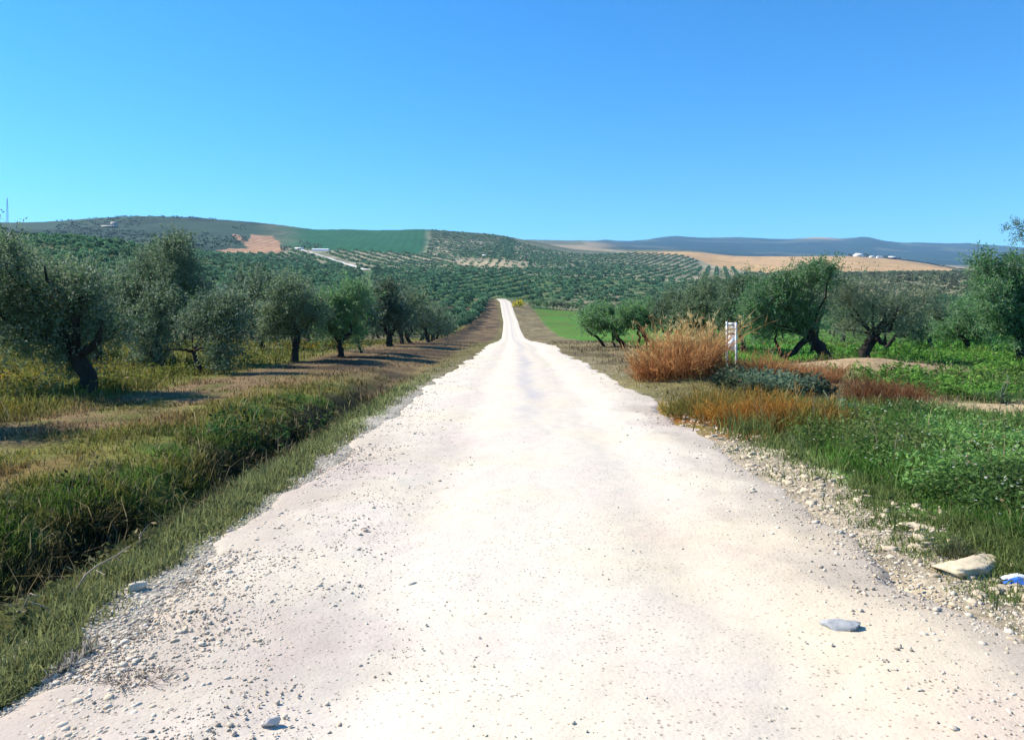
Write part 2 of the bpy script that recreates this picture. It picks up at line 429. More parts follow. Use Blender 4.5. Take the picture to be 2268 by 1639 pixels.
def mat_leaf(name, transl=0.3, rough=0.6, back=(1.0, 1.0, 1.0), backmix=0.0, spec=0.25, objvar=0.0):
    b = NB(name)
    at_ = b.n("ShaderNodeAttribute", attribute_name="tint")
    c = at_.outputs["Color"]
    if objvar:
        oi = b.n("ShaderNodeObjectInfo")
        rv = b.ramp(oi.outputs["Random"], [(0.0, (1 - objvar, 1 - objvar * 0.8, 1 - objvar)), (0.5, (1, 1, 1)), (1.0, (1 + objvar * 1.1, 1 + objvar * 0.8, 1 + objvar * 0.3))])
        c = b.mul(c, rv.outputs[0])
    if backmix:
        ge = b.n("ShaderNodeNewGeometry")
        mx = b.n("ShaderNodeMix", data_type='RGBA')
        mt = b.n("ShaderNodeMath", operation='MULTIPLY'); b.l(ge.outputs["Backfacing"], mt.inputs[0]); mt.inputs[1].default_value = backmix
        b.l(mt.outputs[0], mx.inputs[0]); b.l(c, mx.inputs[6]); mx.inputs[7].default_value = (*back, 1)
        c = mx.outputs[2]
    p = b.n("ShaderNodeBsdfPrincipled", Roughness=rough)
    p.inputs["Specular IOR Level"].default_value = spec
    b.l(c, p.inputs["Base Color"])
    t = b.n("ShaderNodeBsdfTranslucent"); b.l(c, t.inputs["Color"])
    ms = b.n("ShaderNodeMixShader", Fac=transl)
    b.l(p.outputs[0], ms.inputs[1]); b.l(t.outputs[0], ms.inputs[2]); b.l(ms.outputs[0], b.out.inputs[0])
    return b.m

def mat_plain(name, c1, c2, scale=8, rough=0.85, bump=0.4, dist=0.02, stretch=(1, 1, 1), spec=0.2, tint=False):
    b = NB(name)
    mp = b.n("ShaderNodeMapping"); mp.inputs["Scale"].default_value = stretch
    b.l(b.obj(), mp.inputs[0])
    n = b.noise(scale, 6, 0.65, mp.outputs[0])
    r = b.ramp(n.outputs[0], [(0.3, c1), (0.7, c2)])
    c = r.outputs[0]
    if tint:
        at_ = b.n("ShaderNodeAttribute", attribute_name="tint"); c = b.mul(c, at_.outputs["Color"])
    p = b.n("ShaderNodeBsdfPrincipled", Roughness=rough)
    p.inputs["Specular IOR Level"].default_value = spec
    b.l(c, p.inputs["Base Color"])
    bp = b.n("ShaderNodeBump", Strength=bump, Distance=dist)
    b.l(n.outputs[0], bp.inputs["Height"]); b.l(bp.outputs[0], p.inputs["Normal"])
    b.l(p.outputs[0], b.out.inputs[0]); return b.m

M_GROUND = mat_ground()
M_ROAD = mat_road()
M_GRASS = mat_leaf("grass_blades", 0.48, 0.7, spec=0.12)
M_OLIVE = mat_leaf("olive_leaves", 0.46, 0.55, (0.24, 0.28, 0.21), 0.6, 0.3, 0.22)
M_OLIVEFAR = mat_leaf("olive_foliage_far", 0.4, 0.7, spec=0.1)
M_BARK = mat_plain("olive_bark", (0.012, 0.010, 0.008), (0.05, 0.041, 0.033), 9, 0.95, 0.9, 0.05, (1, 1, 0.25))
M_STONE = mat_plain("loose_stone", (0.75, 0.74, 0.72), (1.1, 1.08, 1.05), 30, 0.9, 0.4, 0.01, tint=True)
M_WHITE = mat_plain("white_paint", (0.72, 0.73, 0.73), (0.82, 0.82, 0.81), 5, 0.6, 0.1)
M_LIME = mat_plain("limewash", (0.66, 0.64, 0.60), (0.82, 0.80, 0.76), 0.4, 0.9, 0.2)
M_TILE = mat_plain("pale_roof", (0.70, 0.69, 0.66), (0.84, 0.83, 0.80), 0.3, 0.7, 0.1)
M_DARK = mat_plain("dark_opening", (0.015, 0.016, 0.018), (0.03, 0.03, 0.034), 1, 0.6, 0.1)
M_PALEWALL = mat_plain("weathered_wall", (0.30, 0.28, 0.25), (0.46, 0.43, 0.38), 0.5, 0.9, 0.2)
M_STEEL = mat_plain("galvanised_steel", (0.20, 0.21, 0.23), (0.32, 0.33, 0.35), 2, 0.5, 0.1)

# ------------------------------------------------------------------ ground sheet
ys = np.concatenate([np.linspace(-8, 2.4, 40)[:-1], np.exp(np.linspace(math.log(2.4), math.log(9500), 800))])
ss = np.linspace(-1, 1, 861)
ss = np.sign(ss) * (0.45 * np.abs(ss) + 0.55 * np.abs(ss) ** 2.2)
SX, YY = np.meshgrid(ss, ys)
XX = SX * (13 + np.maximum(YY, 0) * 1.05)
ZZ = ground(XX, YY)
inside = sstep(0.05, 0.5, XX - edge_l(YY)) * sstep(0.05, 0.5, edge_r(YY) - XX) * (YY < 345)
ZZ = ZZ - inside * (0.10 + 0.0008 * np.maximum(YY, 0))
V = np.stack([XX, YY, ZZ], -1).reshape(-1, 3)
nr, nc = XX.shape
idx = np.arange(nr * nc).reshape(nr, nc)
Q = np.stack([idx[:-1, :-1], idx[:-1, 1:], idx[1:, 1:], idx[1:, :-1]], -1).reshape(-1, 4)
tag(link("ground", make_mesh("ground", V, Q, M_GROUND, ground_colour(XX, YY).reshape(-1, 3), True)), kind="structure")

# ------------------------------------------------------------------ road sheet
ys = np.concatenate([np.linspace(-8, 2.4, 60)[:-1], np.exp(np.linspace(math.log(2.4), math.log(345), 900))])
ts = np.linspace(0, 1, 121)
T, YY = np.meshgrid(ts, ys)
el = edge_l(YY) - 0.30 * (fbm(YY * 1.3, YY * 0 + 3, 71, 5) - 0.5) * 2 * np.minimum(1, 12 / np.maximum(YY, 1) + 0.4)
er = edge_r(YY) + 0.38 * (fbm(YY * 1.1, YY * 0 + 8, 72, 5) - 0.5) * 2 * np.minimum(1, 12 / np.maximum(YY, 1) + 0.4)
XX = el * (1 - T) + er * T
tt = np.abs(T * 2 - 1)
ruts = -0.035 * (np.exp(-((T - 0.30) / 0.07) ** 2) + np.exp(-((T - 0.70) / 0.07) ** 2))
ZZ = far_z(XX, YY) + 0.035 * (1 - tt ** 4) - 0.05 * sstep(0.93, 1.0, tt) + ruts + 0.05 * (fbm(XX * 1.1, YY * 0.7, 73, 4) - 0.5)
ZZ += 0.012 * (fbm(XX * 7, YY * 7, 74, 3) - 0.5)
V = np.stack([XX, YY, ZZ], -1).reshape(-1, 3)
idx = np.arange(XX.size).reshape(XX.shape)
Q = np.stack([idx[:-1, :-1], idx[:-1, 1:], idx[1:, 1:], idx[1:, :-1]], -1).reshape(-1, 4)
rc = np.zeros(XX.shape + (3,)) + np.array([0.61, 0.548, 0.445])
rc = lerp3(rc, (0.43, 0.365, 0.300), (1 - sstep(0.0, 0.40, T + (fbm(XX * 1.5, YY * 0.8, 75, 5) - 0.5) * 0.5)) * (1 - sstep(8, 15, YY)) * 0.9)
rc = lerp3(rc, (0.59, 0.50, 0.375), sstep(0.5, 0.8, T + (fbm(XX * 0.8, YY * 0.8, 79, 3) - 0.5) * 0.4) * (1 - sstep(5, 9, YY)))
rc = lerp3(rc, (0.42, 0.36, 0.29), sstep(0.80, 0.99, T + (fbm(XX * 1.5, YY * 1.2, 76, 4) - 0.5) * 0.25) * (1 - sstep(12, 20, YY)))
rc = lerp3(rc, (0.46, 0.43, 0.41), np.exp(-((T - 0.5) / 0.05) ** 2) * sstep(8, 14, YY) * (0.3 + 0.9 * fbm(XX * 2, YY * 0.5, 77, 3)))
tag(link("road", make_mesh("road", V, Q, M_ROAD, rc.reshape(-1, 3), True)), kind="structure")
def road_z(x, y):
    t = (x - edge_l(y)) / (edge_r(y) - edge_l(y)); tt = np.abs(2 * t - 1)
    r = -0.035 * (np.exp(-((t - 0.30) / 0.07) ** 2) + np.exp(-((t - 0.70) / 0.07) ** 2))
    zr = far_z(x, y) + 0.035 * (1 - np.minimum(tt, 1.05) ** 4) - 0.05 * sstep(0.93, 1.0, tt) + r + 0.05 * (fbm(x * 1.1, y * 0.7, 73, 4) - 0.5)
    low = sstep(0.05, 0.5, x - edge_l(y)) * sstep(0.05, 0.5, edge_r(y) - x)
    gz = ground(x, y) - low * (0.10 + 0.0008 * y)
    return np.where((t > 0) & (t < 1), np.maximum(zr, gz), gz)

# ------------------------------------------------------------------ leaves, tubes, blades
def unit(v): return v / np.maximum(np.linalg.norm(v, axis=-1, keepdims=True), 1e-9)

def leaf_quads(P, D, ln, wd, r):
    n = len(P)
    D = unit(D)
    Sd = unit(np.cross(D, unit(r.normal(size=(n, 3)))))
    ln = np.broadcast_to(ln, (n,))[:, None]; wd = np.broadcast_to(wd, (n,))[:, None]
    V = np.stack([P, P + D * ln * 0.45 + Sd * wd * 0.5, P + D * ln, P + D * ln * 0.45 - Sd * wd * 0.5], 1).reshape(-1, 3)
    return V, np.arange(4 * n).reshape(n, 4)

def tube(path, radii, sides=7, r=None, rough=0.0):
    path = np.asarray(path, float); n = len(path)
    T = np.gradient(path, axis=0); T = unit(T)
    ref = np.array([0.3, 1.0, 0.2]); A = unit(np.cross(T, ref)); B = np.cross(T, A)
    a = np.linspace(0, 2 * np.pi, sides, endpoint=False)
    rr = np.asarray(radii, float)[:, None] * (1 + (rough * r.normal(size=(n, sides)) if r is not None else 0))
    V = path[:, None] + rr[..., None] * (np.cos(a)[None, :, None] * A[:, None] + np.sin(a)[None, :, None] * B[:, None])
    V = V.reshape(-1, 3)
    i = np.arange((n - 1) * sides); j = (i // sides) * sides; k = (i + 1) % sides
    k = j + (i % sides + 1) % sides
    Q = np.stack([i, k, k + sides, i + sides], -1)
    cap = np.array([[ (n - 1) * sides + q for q in (0, 1, 2, 3)]])
    return V, np.concatenate([Q, cap])

class Acc:
    def __init__(s): s.V = []; s.F = []; s.C = []; s.n = 0
    def add(s, V, Fc, C=None):
        s.V.append(V); s.F.append(Fc + s.n); s.n += len(V)
        if C is not None: s.C.append(np.broadcast_to(C, (len(V), 3)))
    def mesh(s, name, mat, smooth=False):
        return make_mesh(name, np.concatenate(s.V), np.concatenate(s.F), mat, np.concatenate(s.C) if s.C else None, smooth)

def curve_pts(p0, p1, n, bend, r):
    t = np.linspace(0, 1, n)[:, None]
    p = np.asarray(p0) * (1 - t) + np.asarray(p1) * t
    L = np.linalg.norm(np.asarray(p1) - np.asarray(p0))
    o = np.cumsum(r.normal(size=(n, 3)), 0) * bend * L / n
    return p + (o - o[:1]) * np.sin(t * np.pi * 0.55)

OL_A = np.array([0.036, 0.085, 0.031]); OL_B = np.array([0.150, 0.230, 0.112])
def crown_leaves(blobs, n, ln, wd, r, ca=OL_A, cb=OL_B, sh=0.25, clump=0.16):
    """blobs: (centre, radii, weight); leaves gathered in twigs spread through each blob's volume"""
    w = np.array([b[2] * np.prod(b[1]) ** (2 / 3) for b in blobs]); w = w / w.sum()
    acc = Acc()
    for (c, rad, _), q in zip(blobs, w):
        m = max(8, int(n * q)); c = np.asarray(c, float); rad = np.asarray(rad, float)
        per = 24
        k = max(3, m // per)
        d = unit(r.normal(size=(k, 3)))
        rr = r.uniform(0.05, 1, k) ** (1 / 2.0)
        # uneven outline: some directions bulge, others leave gaps
        th = np.arctan2(d[:, 1], d[:, 0]); s0 = r.uniform(0, 99)
        rr = rr * (0.42 + 0.98 * vnoise(th * 2.2 + s0, d[:, 2] * 3.0 + s0, 5))
        cc = c + d * rr[:, None] * rad
        td = unit(d * 0.7 + r.normal(size=(k, 3)) * 0.5 + np.array([0, 0, 0.25]))
        tl = r.uniform(0.5, 2.2, k) * clump * 2.2
        ci = np.repeat(np.arange(k), per)
        t = r.uniform(0, 1, len(ci))
        P = cc[ci] + td[ci] * (t * tl[ci])[:, None] + r.normal(size=(len(ci), 3)) * clump * 0.30
        D = td[ci] * 0.8 + unit(r.normal(size=(len(ci), 3)))
        V, Fq = leaf_quads(P, D, ln * r.uniform(0.7, 1.3, len(ci)), wd * r.uniform(0.7, 1.3, len(ci)), r)
        mix = np.clip(r.uniform(0, 1, len(ci)) * 0.7 + r.uniform(0, 0.5, k)[ci] - 0.05, 0, 1.2)[:, None]
        col = ca * (1 - mix) + cb * mix
        acc.add(V, Fq, np.repeat(col, 4, 0))
        # upright shoots
        ks = int(k * sh)
        if ks:
            d = unit(r.normal(size=(ks, 3)) * np.array([1, 1, 0.4]) + np.array([0, 0, 0.9]))
            p0 = c + d * rad * r.uniform(0.6, 0.95, (ks, 1))
            dirs = unit(d * 0.6 + np.array([0, 0, 0.9]) + r.normal(size=(ks, 3)) * 0.25)
            L = r.uniform(0.2, 1.0, ks) * rad[2] * 0.65
            ci = np.repeat(np.arange(ks), 12); t = r.uniform(0, 1, len(ci))
            P = p0[ci] + dirs[ci] * (t * L[ci])[:, None] + r.normal(size=(len(ci), 3)) * 0.025
            D = dirs[ci] + unit(r.normal(size=(len(ci), 3))) * 0.8
            V, Fq = leaf_quads(P, D, ln * 0.9, wd * 0.9, r)
            mix = r.uniform(0.1, 1, len(ci))[:, None]
            acc.add(V, Fq, np.repeat(ca * (1 - mix) + cb * mix, 4, 0))
    return acc

def limb_mesh(acc, p0, p1, r0, r1, r, bend=0.5, n=7, sides=7):
    p = curve_pts(p0, p1, n, bend, r)
    t = np.linspace(0, 1, n)
    V, Fq = tube(p, (r0 * (1 - t) + r1 * t), sides, r, 0.10)
    acc.add(V, Fq); return p[-1]

def proto_tree(seed, H, rad, nleaf, ln, wd, ca=OL_A, cb=OL_B, low=0.30, clump=0.16, detail=True, sh=0.25):
    r = np.random.default_rng(seed)
    tr = Acc()
    fork = np.array([r.normal() * 0.18, r.normal() * 0.18, H * r.uniform(0.20, 0.28)])
    p = curve_pts((0, 0, -0.15), fork, 6, 0.5, r)
    V, Fq = tube(p, np.array([0.21, 0.15, 0.13, 0.125, 0.13, 0.14]) * H / 3.4, 9 if detail else 5, r, 0.12); tr.add(V, Fq)
    blobs = []
    nl = r.integers(3, 5); a0 = r.uniform(0, 6.28)
    for k in range(nl):
        a = a0 + k * 6.283 / nl + r.normal() * 0.3
        e = np.array([math.cos(a) * rad * r.uniform(0.35, 0.6), math.sin(a) * rad * r.uniform(0.35, 0.6), H * r.uniform(0.55, 0.75)])
        limb_mesh(tr, p[-1] - np.array([0, 0, 0.05]), e, 0.085 * H / 3.4, 0.03, r, 0.6, 6 if detail else 4, 6 if detail else 4)
        if detail:
            for _ in range(3):
                limb_mesh(tr, e * r.uniform(0.75, 1.0) + np.array([0, 0, 0.0]), e + np.array([r.normal() * 0.45, r.normal() * 0.45, r.uniform(0.1, 0.6)]), 0.03, 0.008, r, 0.5, 4, 4)
        s = r.uniform(0.75, 1.15)
        blobs.append((e + np.array([math.cos(a) * 0.15, math.sin(a) * 0.15, r.normal() * 0.15]), (rad * 0.56 * s, rad * 0.56 * s, H * 0.26 * s), 1.0))
    blobs.append(((r.normal() * 0.2, r.normal() * 0.2, H * 0.70), (rad * 0.62, rad * 0.62, H * 0.27), 1.0))
    for _ in range(2):
        a = r.uniform(0, 6.28)
        blobs.append(((math.cos(a) * rad * 0.72, math.sin(a) * rad * 0.72, H * (low + 0.13)), (rad * 0.33, rad * 0.33, H * 0.17), 0.8))
    cr = crown_leaves(blobs, nleaf, ln, wd, r, ca, cb, sh, clump)
    return tr.mesh("olive_trunk", M_BARK, True), cr.mesh("olive_crown", M_OLIVE)

def put_tree(meshes, loc, rz, sc, label, group=None, name="olive_tree", cat="olive tree"):
    t = thing(name, label, cat, loc, rz, group)
    t.scale = (sc, sc, sc * random.uniform(0.92, 1.08))
    link("trunk", meshes[0], t); link("crown", meshes[1], t)
    return t

# ------------------------------------------------------------------ the olive trees that stand nearest, each its own shape
def near_tree(label, y, base_u, trunk, limbs, blobs, nleaf, seed, ln=0.075, wd=0.022, tr_r=0.15, ca=OL_A, cb=OL_B, sh=0.25, group=None, clump=0.15):
    """trunk: (u, v) points from the ground to the fork; limbs: lists of (u, v) from the fork; blobs: (u, v, ru, rv)"""
    r = np.random.default_rng(seed)
    bx, by, bz = at(base_u, y)
    def P(u, v, dy=0.0): return np.array([(u - 1134) / F * y - bx, dy, zv(v, y) - bz])
    t = thing("olive_tree", label, "olive tree", (bx, by, bz), 0, group)
    acc = Acc()
    pts = [np.array([0, 0, -0.2])] + [P(u, v, 0.05 * i) for i, (u, v) in enumerate(trunk)]
    pts = np.array(pts)
    tt = np.linspace(0, 1, len(pts)); tn = np.linspace(0, 1, 9)
    path = np.stack([np.interp(tn, tt, pts[:, k]) for k in range(3)], -1)
    path += np.concatenate([np.zeros((2, 3)), r.normal(size=(7, 3)) * tr_r * 0.12])
    V, Fq = tube(path, tr_r * np.interp(tn, [0, 0.12, 0.35, 1], [1.55, 1.2, 0.95, 0.85]), 10, r, 0.09); acc.add(V, Fq)
    fork = path[-1]
    for lb in limbs:
        q = fork - np.array([0, 0, 0.03]); r0 = tr_r * 0.62
        dy = r.normal() * 0.4
        for i, (u, v) in enumerate(lb):
            v = v + 12
            e = P(u, v, dy * (i + 1) / len(lb)); r1 = 0.014 if i == len(lb) - 1 else max(0.012, r0 * 0.62)
            q = limb_mesh(acc, q, e, r0, r1, r, 0.35, 6, 7); r0 = r1
    nleaf = int(nleaf * 1.8); wd = wd * 1.25; ln = ln * 1.08
    B = []
    for (u, v, ru, rv) in blobs:
        c = P(u, v, r.normal() * 0.35); rx = 0.90 * ru / F * y; rzz = 0.86 * rv / F * y
        B.append((c, (rx, max(rx * 0.9, 0.4), rzz), 1.0))
        # a bough reaching into the foliage
        limb_mesh(acc, fork + (c - fork) * 0.05, c + r.normal(size=3) * 0.1, tr_r * 0.30, 0.012, r, 0.2, 6, 5)
        for _ in range(4):
            d = unit(r.normal(size=(1, 3)))[0]
            limb_mesh(acc, c - (c - fork) * r.uniform(0, 0.4), c + d * np.array([rx, rx, rzz]) * 0.8, 0.018, 0.005, r, 0.5, 4, 4)
    link("trunk", acc.mesh("olive_trunk", M_BARK, True), t)
    link("crown", crown_leaves(B, nleaf, ln, wd, r, ca, cb, sh, clump).mesh("olive_crown", M_OLIVE), t)
    return t

GR_A = np.array([0.044, 0.150, 0.038]); GR_B = np.array([0.16, 0.35, 0.11])
GY_A = np.array([0.090, 0.135, 0.065]); GY_B = np.array([0.23, 0.285, 0.16])
GM_A = np.array([0.060, 0.115, 0.045]); GM_B = np.array([0.18, 0.27, 0.12])
# left row along the track
near_tree("large olive tree with thick dark trunk leaning left, closest to the camera", 15.4, 205,
          [(198, 850), (182, 815), (165, 785)], [[(120, 730), (80, 660)], [(170, 700), (150, 600)], [(215, 740), (240, 690)]],
          [(60, 650, 105, 90), (20, 720, 80, 70), (150, 700, 85, 75), (105, 760, 70, 55), (140, 800, 28, 35), (60, 590, 60, 62), (195, 650, 60, 60), (230, 735, 40, 32), (-60, 650, 70, 90)],
          21000, 101, tr_r=0.17)
near_tree("olive tree just outside the left frame edge casting shade over the verge", 10.4, -420,
          [(-420, 900), (-410, 850), (-400, 800)], [[(-450, 740), (-470, 640)], [(-350, 740), (-330, 650)]],
          [(-400, 640, 190, 150), (-330, 720, 130, 100), (-480, 700, 130, 110), (-380, 560, 130, 110)],
          9000, 100, tr_r=0.16)
near_tree("tall dense olive tree with leaf skirts reaching down to the yellow grass", 24.0, 345,
          [(345, 780), (342, 745)], [[(300, 690), (280, 620)], [(380, 690), (400, 600)], [(345, 650), (350, 580)]],
          [(345, 610, 78, 72), (405, 600, 45, 70), (290, 660, 60, 60), (400, 690, 58, 60), (330, 740, 52, 50), (395, 560, 34, 42), (350, 790, 40, 22), (430, 660, 26, 45)],
          20000, 102, ln=0.085, wd=0.027, tr_r=0.14)
near_tree("dark olive tree half hidden behind the big leaning one, its trunk in deep shade", 25.6, 215,
          [(216, 780), (214, 750)], [[(180, 690), (160, 640)], [(250, 690), (262, 640)]],
          [(215, 665, 70, 60), (160, 640, 50, 55), (265, 690, 45, 50), (225, 720, 50, 40)], 11000, 103, ln=0.085, wd=0.027, tr_r=0.14)
near_tree("olive tree at the left frame edge standing behind yellow flowering weeds", 29.0, 55,
          [(56, 770), (58, 745)], [[(30, 700), (10, 640)], [(90, 700), (110, 650)]],
          [(40, 640, 70, 60), (100, 690, 55, 50), (0, 690, 55, 50), (50, 590, 55, 50), (60, 740, 60, 25)], 12000, 104, ln=0.09, wd=0.03, tr_r=0.14)
near_tree("small olive tree with a bare pale forked trunk and drooping grey shoots", 20.6, 455,
          [(440, 812), (430, 795), (425, 775)], [[(412, 766), (402, 758)], [(445, 763), (470, 756)]],
          [(505, 745, 40, 48), (470, 700, 45, 45), (500, 790, 28, 28), (520, 690, 34, 40), (420, 715, 30, 34)], 7000, 105, ln=0.075, wd=0.024, tr_r=0.065)
near_tree("round olive tree on a single upright dark trunk beside the brown verge", 25.6, 653,
          [(653, 785), (655, 760), (658, 742)], [[(630, 700), (610, 670)], [(690, 700), (700, 660)]],
          [(650, 670, 48, 46), (610, 705, 36, 36), (695, 700, 34, 42), (650, 725, 44, 24), (630, 640, 28, 28), (600, 735, 22, 22)], 10000, 106, ln=0.085, wd=0.027, tr_r=0.12)
near_tree("olive tree with bushy green crown and an extra thin trunk propped to its right", 28.0, 755,
          [(754, 775), (750, 760)], [[(735, 720), (720, 690)], [(775, 725), (785, 690)]],
          [(750, 690, 42, 45), (785, 665, 40, 45), (725, 720, 34, 34), (770, 735, 34, 24), (715, 680, 24, 30)], 10000, 107, ln=0.09, wd=0.028, tr_r=0.12, ca=GR_A, cb=GR_B)
near_tree("thin leaning olive tree between the bushy green tree and the dark one", 30.5, 803,
          [(795, 765), (785, 748)], [[(790, 720), (800, 690)]],
          [(800, 680, 28, 40), (785, 725, 24, 22), (815, 715, 22, 22)], 4500, 108, ln=0.09, wd=0.028, tr_r=0.06)
near_tree("dark olive tree with a white flashed trunk where the row starts to close up", 37.0, 863,
          [(863, 755), (862, 742)], [[(840, 705), (835, 680)], [(880, 705), (885, 670)]],
          [(850, 675, 40, 40), (835, 710, 34, 32), (880, 705, 30, 36), (860, 640, 24, 24)], 9000, 109, ln=0.10, wd=0.034, tr_r=0.17, ca=OL_A * 0.85, cb=OL_B * 0.85)
# right side
near_tree("bright green olive tree with a thick black trunk leaning left, right of the track", 25.6, 1838,
          [(1830, 790), (1815, 768), (1800, 745)], [[(1770, 715), (1740, 680)], [(1800, 700), (1800, 640)], [(1735, 770), (1700, 720)]],
          [(1700, 670, 58, 52), (1745, 640, 48, 42), (1770, 700, 42, 42), (1660, 690, 34, 44), (1800, 610, 40, 30), (1690, 730, 40, 22)], 17000, 201, ln=0.08, wd=0.028, tr_r=0.20, ca=GR_A, cb=GR_B)
near_tree("grey sparse olive, black trunk leaning right, two long bare limbs", 26.0, 1910,
          [(1912, 785), (1925, 765), (1938, 742)], [[(1958, 700), (1975, 650)], [(1950, 715), (1962, 668)], [(1948, 745), (1940, 728)]],
          [(1880, 690, 48, 42), (1960, 690, 60, 46), (2010, 710, 50, 40), (1900, 735, 40, 22), (1925, 650, 44, 30), (1860, 650, 36, 36), (2040, 670, 44, 34)], 9500, 202, ln=0.08, wd=0.024, tr_r=0.19, ca=GY_A, cb=GY_B, clump=0.2)
near_tree("pale feathery olive tree rising behind the bright green one on the right", 33.0, 1800,
          [(1802, 755), (1808, 735)], [[(1790, 680), (1780, 640)], [(1825, 680), (1830, 640)]],
          [(1800, 615, 42, 32), (1830, 650, 36, 36), (1780, 670, 36, 36)], 6500, 203, ln=0.09, wd=0.028, tr_r=0.12, ca=GY_A, cb=GY_B)
near_tree("small wide olive tree leaning over the bright meadow, nearest the track on the right", 38.0, 1388,
          [(1375, 757), (1364, 742), (1358, 728)], [[(1335, 715), (1315, 700)], [(1370, 712), (1390, 700)], [(1362, 766), (1361, 760)]],
          [(1345, 700, 40, 22), (1310, 712, 28, 16), (1390, 700, 34, 24), (1350, 722, 44, 14)], 8000, 204, ln=0.10, wd=0.036, tr_r=0.12, ca=GR_A, cb=GR_B)
near_tree("slim olive tree with one long limb sweeping left over the meadow", 39.0, 1343,
          [(1325, 748), (1305, 737), (1292, 720)], [[(1288, 712), (1290, 702)]],
          [(1300, 704, 22, 14), (1325, 712, 22, 12), (1322, 690, 22, 12)], 2600, 205, ln=0.10, wd=0.036, tr_r=0.07, ca=GR_A, cb=GR_B)
near_tree("olive tree with a split dark trunk shaped like an inverted letter V above the meadow", 39.0, 1440,
          [(1432, 750), (1424, 735), (1415, 724)], [[(1405, 716), (1395, 712)], [(1428, 712), (1440, 700)], [(1415, 760), (1412, 768)]],
          [(1415, 700, 34, 22), (1450, 708, 30, 22), (1390, 712, 26, 16), (1430, 685, 26, 14)], 6000, 206, ln=0.10, wd=0.036, tr_r=0.13, ca=GR_A, cb=GR_B)
near_tree("olive tree with twin black stems just left of the rust coloured dry bush", 37.0, 1478,
          [(1476, 755), (1480, 740)], [[(1470, 725), (1462, 705)], [(1488, 722), (1495, 700)]],
          [(1480, 690, 34, 32), (1510, 700, 30, 34), (1500, 665, 30, 24)], 6000, 207, ln=0.10, wd=0.034, tr_r=0.12, ca=GM_A, cb=GM_B)
near_tree("full olive tree standing behind the rust coloured dry bush", 36.0, 1545,
          [(1546, 755), (1550, 735)], [[(1530, 700), (1520, 670)], [(1570, 700), (1580, 660)]],
          [(1550, 665, 50, 45), (1595, 690, 42, 46), (1515, 700, 36, 40), (1570, 720, 50, 28), (1585, 640, 34, 30)], 11000, 208, ln=0.10, wd=0.034, tr_r=0.13, ca=GM_A, cb=GM_B)
near_tree("leafy olive tree directly behind the white slotted post", 33.0, 1645,
          [(1646, 760), (1640, 740)], [[(1625, 700), (1615, 660)], [(1660, 700), (1670, 660)]],
          [(1640, 660, 40, 42), (1610, 690, 36, 40), (1665, 700, 32, 36), (1650, 630, 28, 24)], 8500, 209, ln=0.095, wd=0.032, tr_r=0.12, ca=GM_A, cb=GM_B)
near_tree("small olive tree leaning right behind the sparse grey one", 36.0, 1958,
          [(1966, 765), (1980, 750), (1990, 742)], [[(2000, 725), (2015, 710)]],
          [(2015, 722, 34, 20), (1990, 715, 30, 18), (2040, 735, 26, 16)], 4000, 210, ln=0.10, wd=0.034, tr_r=0.10, ca=GM_A, cb=GM_B)
near_tree("low olive tree with a dark underside in front of the striped hillside on the right", 38.0, 2065,
          [(2062, 765), (2058, 748)], [[(2040, 725), (2030, 710)], [(2085, 725), (2100, 710)]],
          [(2060, 715, 46, 30), (2105, 722, 38, 26), (2025, 720, 30, 24), (2080, 695, 34, 22)], 8500, 211, ln=0.10, wd=0.034, tr_r=0.12, ca=GM_A, cb=GM_B)
near_tree("spreading olive tree left of the big tree at the right frame edge", 34.0, 2145,
          [(2142, 770), (2138, 748)], [[(2120, 725), (2105, 705)], [(2165, 720), (2180, 690)]],
          [(2140, 705, 44, 36), (2110, 735, 40, 22), (2175, 735, 36, 26), (2165, 680, 30, 28)], 8500, 212, ln=0.09, wd=0.032, tr_r=0.12, ca=GR_A, cb=GR_B)
near_tree("big bushy green tree filling the right frame edge", 27.0, 2262,
          [(2262, 775), (2260, 750)], [[(2225, 690), (2205, 620)], [(2290, 690), (2300, 620)], [(2255, 660), (2255, 600)]],
          [(2215, 640, 48, 52), (2255, 600, 40, 44), (2200, 590, 34, 30), (2270, 680, 50, 55), (2220, 715, 50, 40), (2260, 745, 42, 26), (2310, 640, 55, 70), (2180, 665, 28, 40)], 18000, 213, ln=0.085, wd=0.03, tr_r=0.17, ca=GR_A, cb=GR_B)

# slim tall tree cut by the right frame edge
def slim_tree():
    y = 33.0; x, _, z = at(2276, y)
    t = thing("slim_tree", "tall slim dark tree cut off by the right frame edge above the bushy green tree", "tree", (x, y, z))
    r = np.random.default_rng(301); acc = Acc()
    H = zv(482, y) - z
    V, Fq = tube(curve_pts((0, 0, -0.2), (0.05, 0, H), 12, 0.06, r), np.linspace(0.12, 0.015, 12), 7, r, 0.05); acc.add(V, Fq)
    B = []
    for (hv, L, s) in ((508, 0.55, -1), (520, 0.45, 1), (535, 0.5, -1), (560, 0.6, 1), (585, 0.6, -1), (600, 0.7, 1)):
        h = zv(hv, y) - z
        e = np.array([s * L, r.normal() * 0.2, h + 0.1])
        limb_mesh(acc, (0.03, 0, h - 0.1), e, 0.03, 0.01, r, 0.3, 5, 5)
        B.append((e * np.array([0.75, 1, 1]), (0.32, 0.28, 0.16), 1.0))
    link("trunk", acc.mesh("slim_trunk", M_BARK, True), t)
    link("crown", crown_leaves(B, 2600, 0.09, 0.03, r, OL_A * 0.8, OL_B * 0.6).mesh("slim_crown", M_OLIVE), t)
slim_tree()

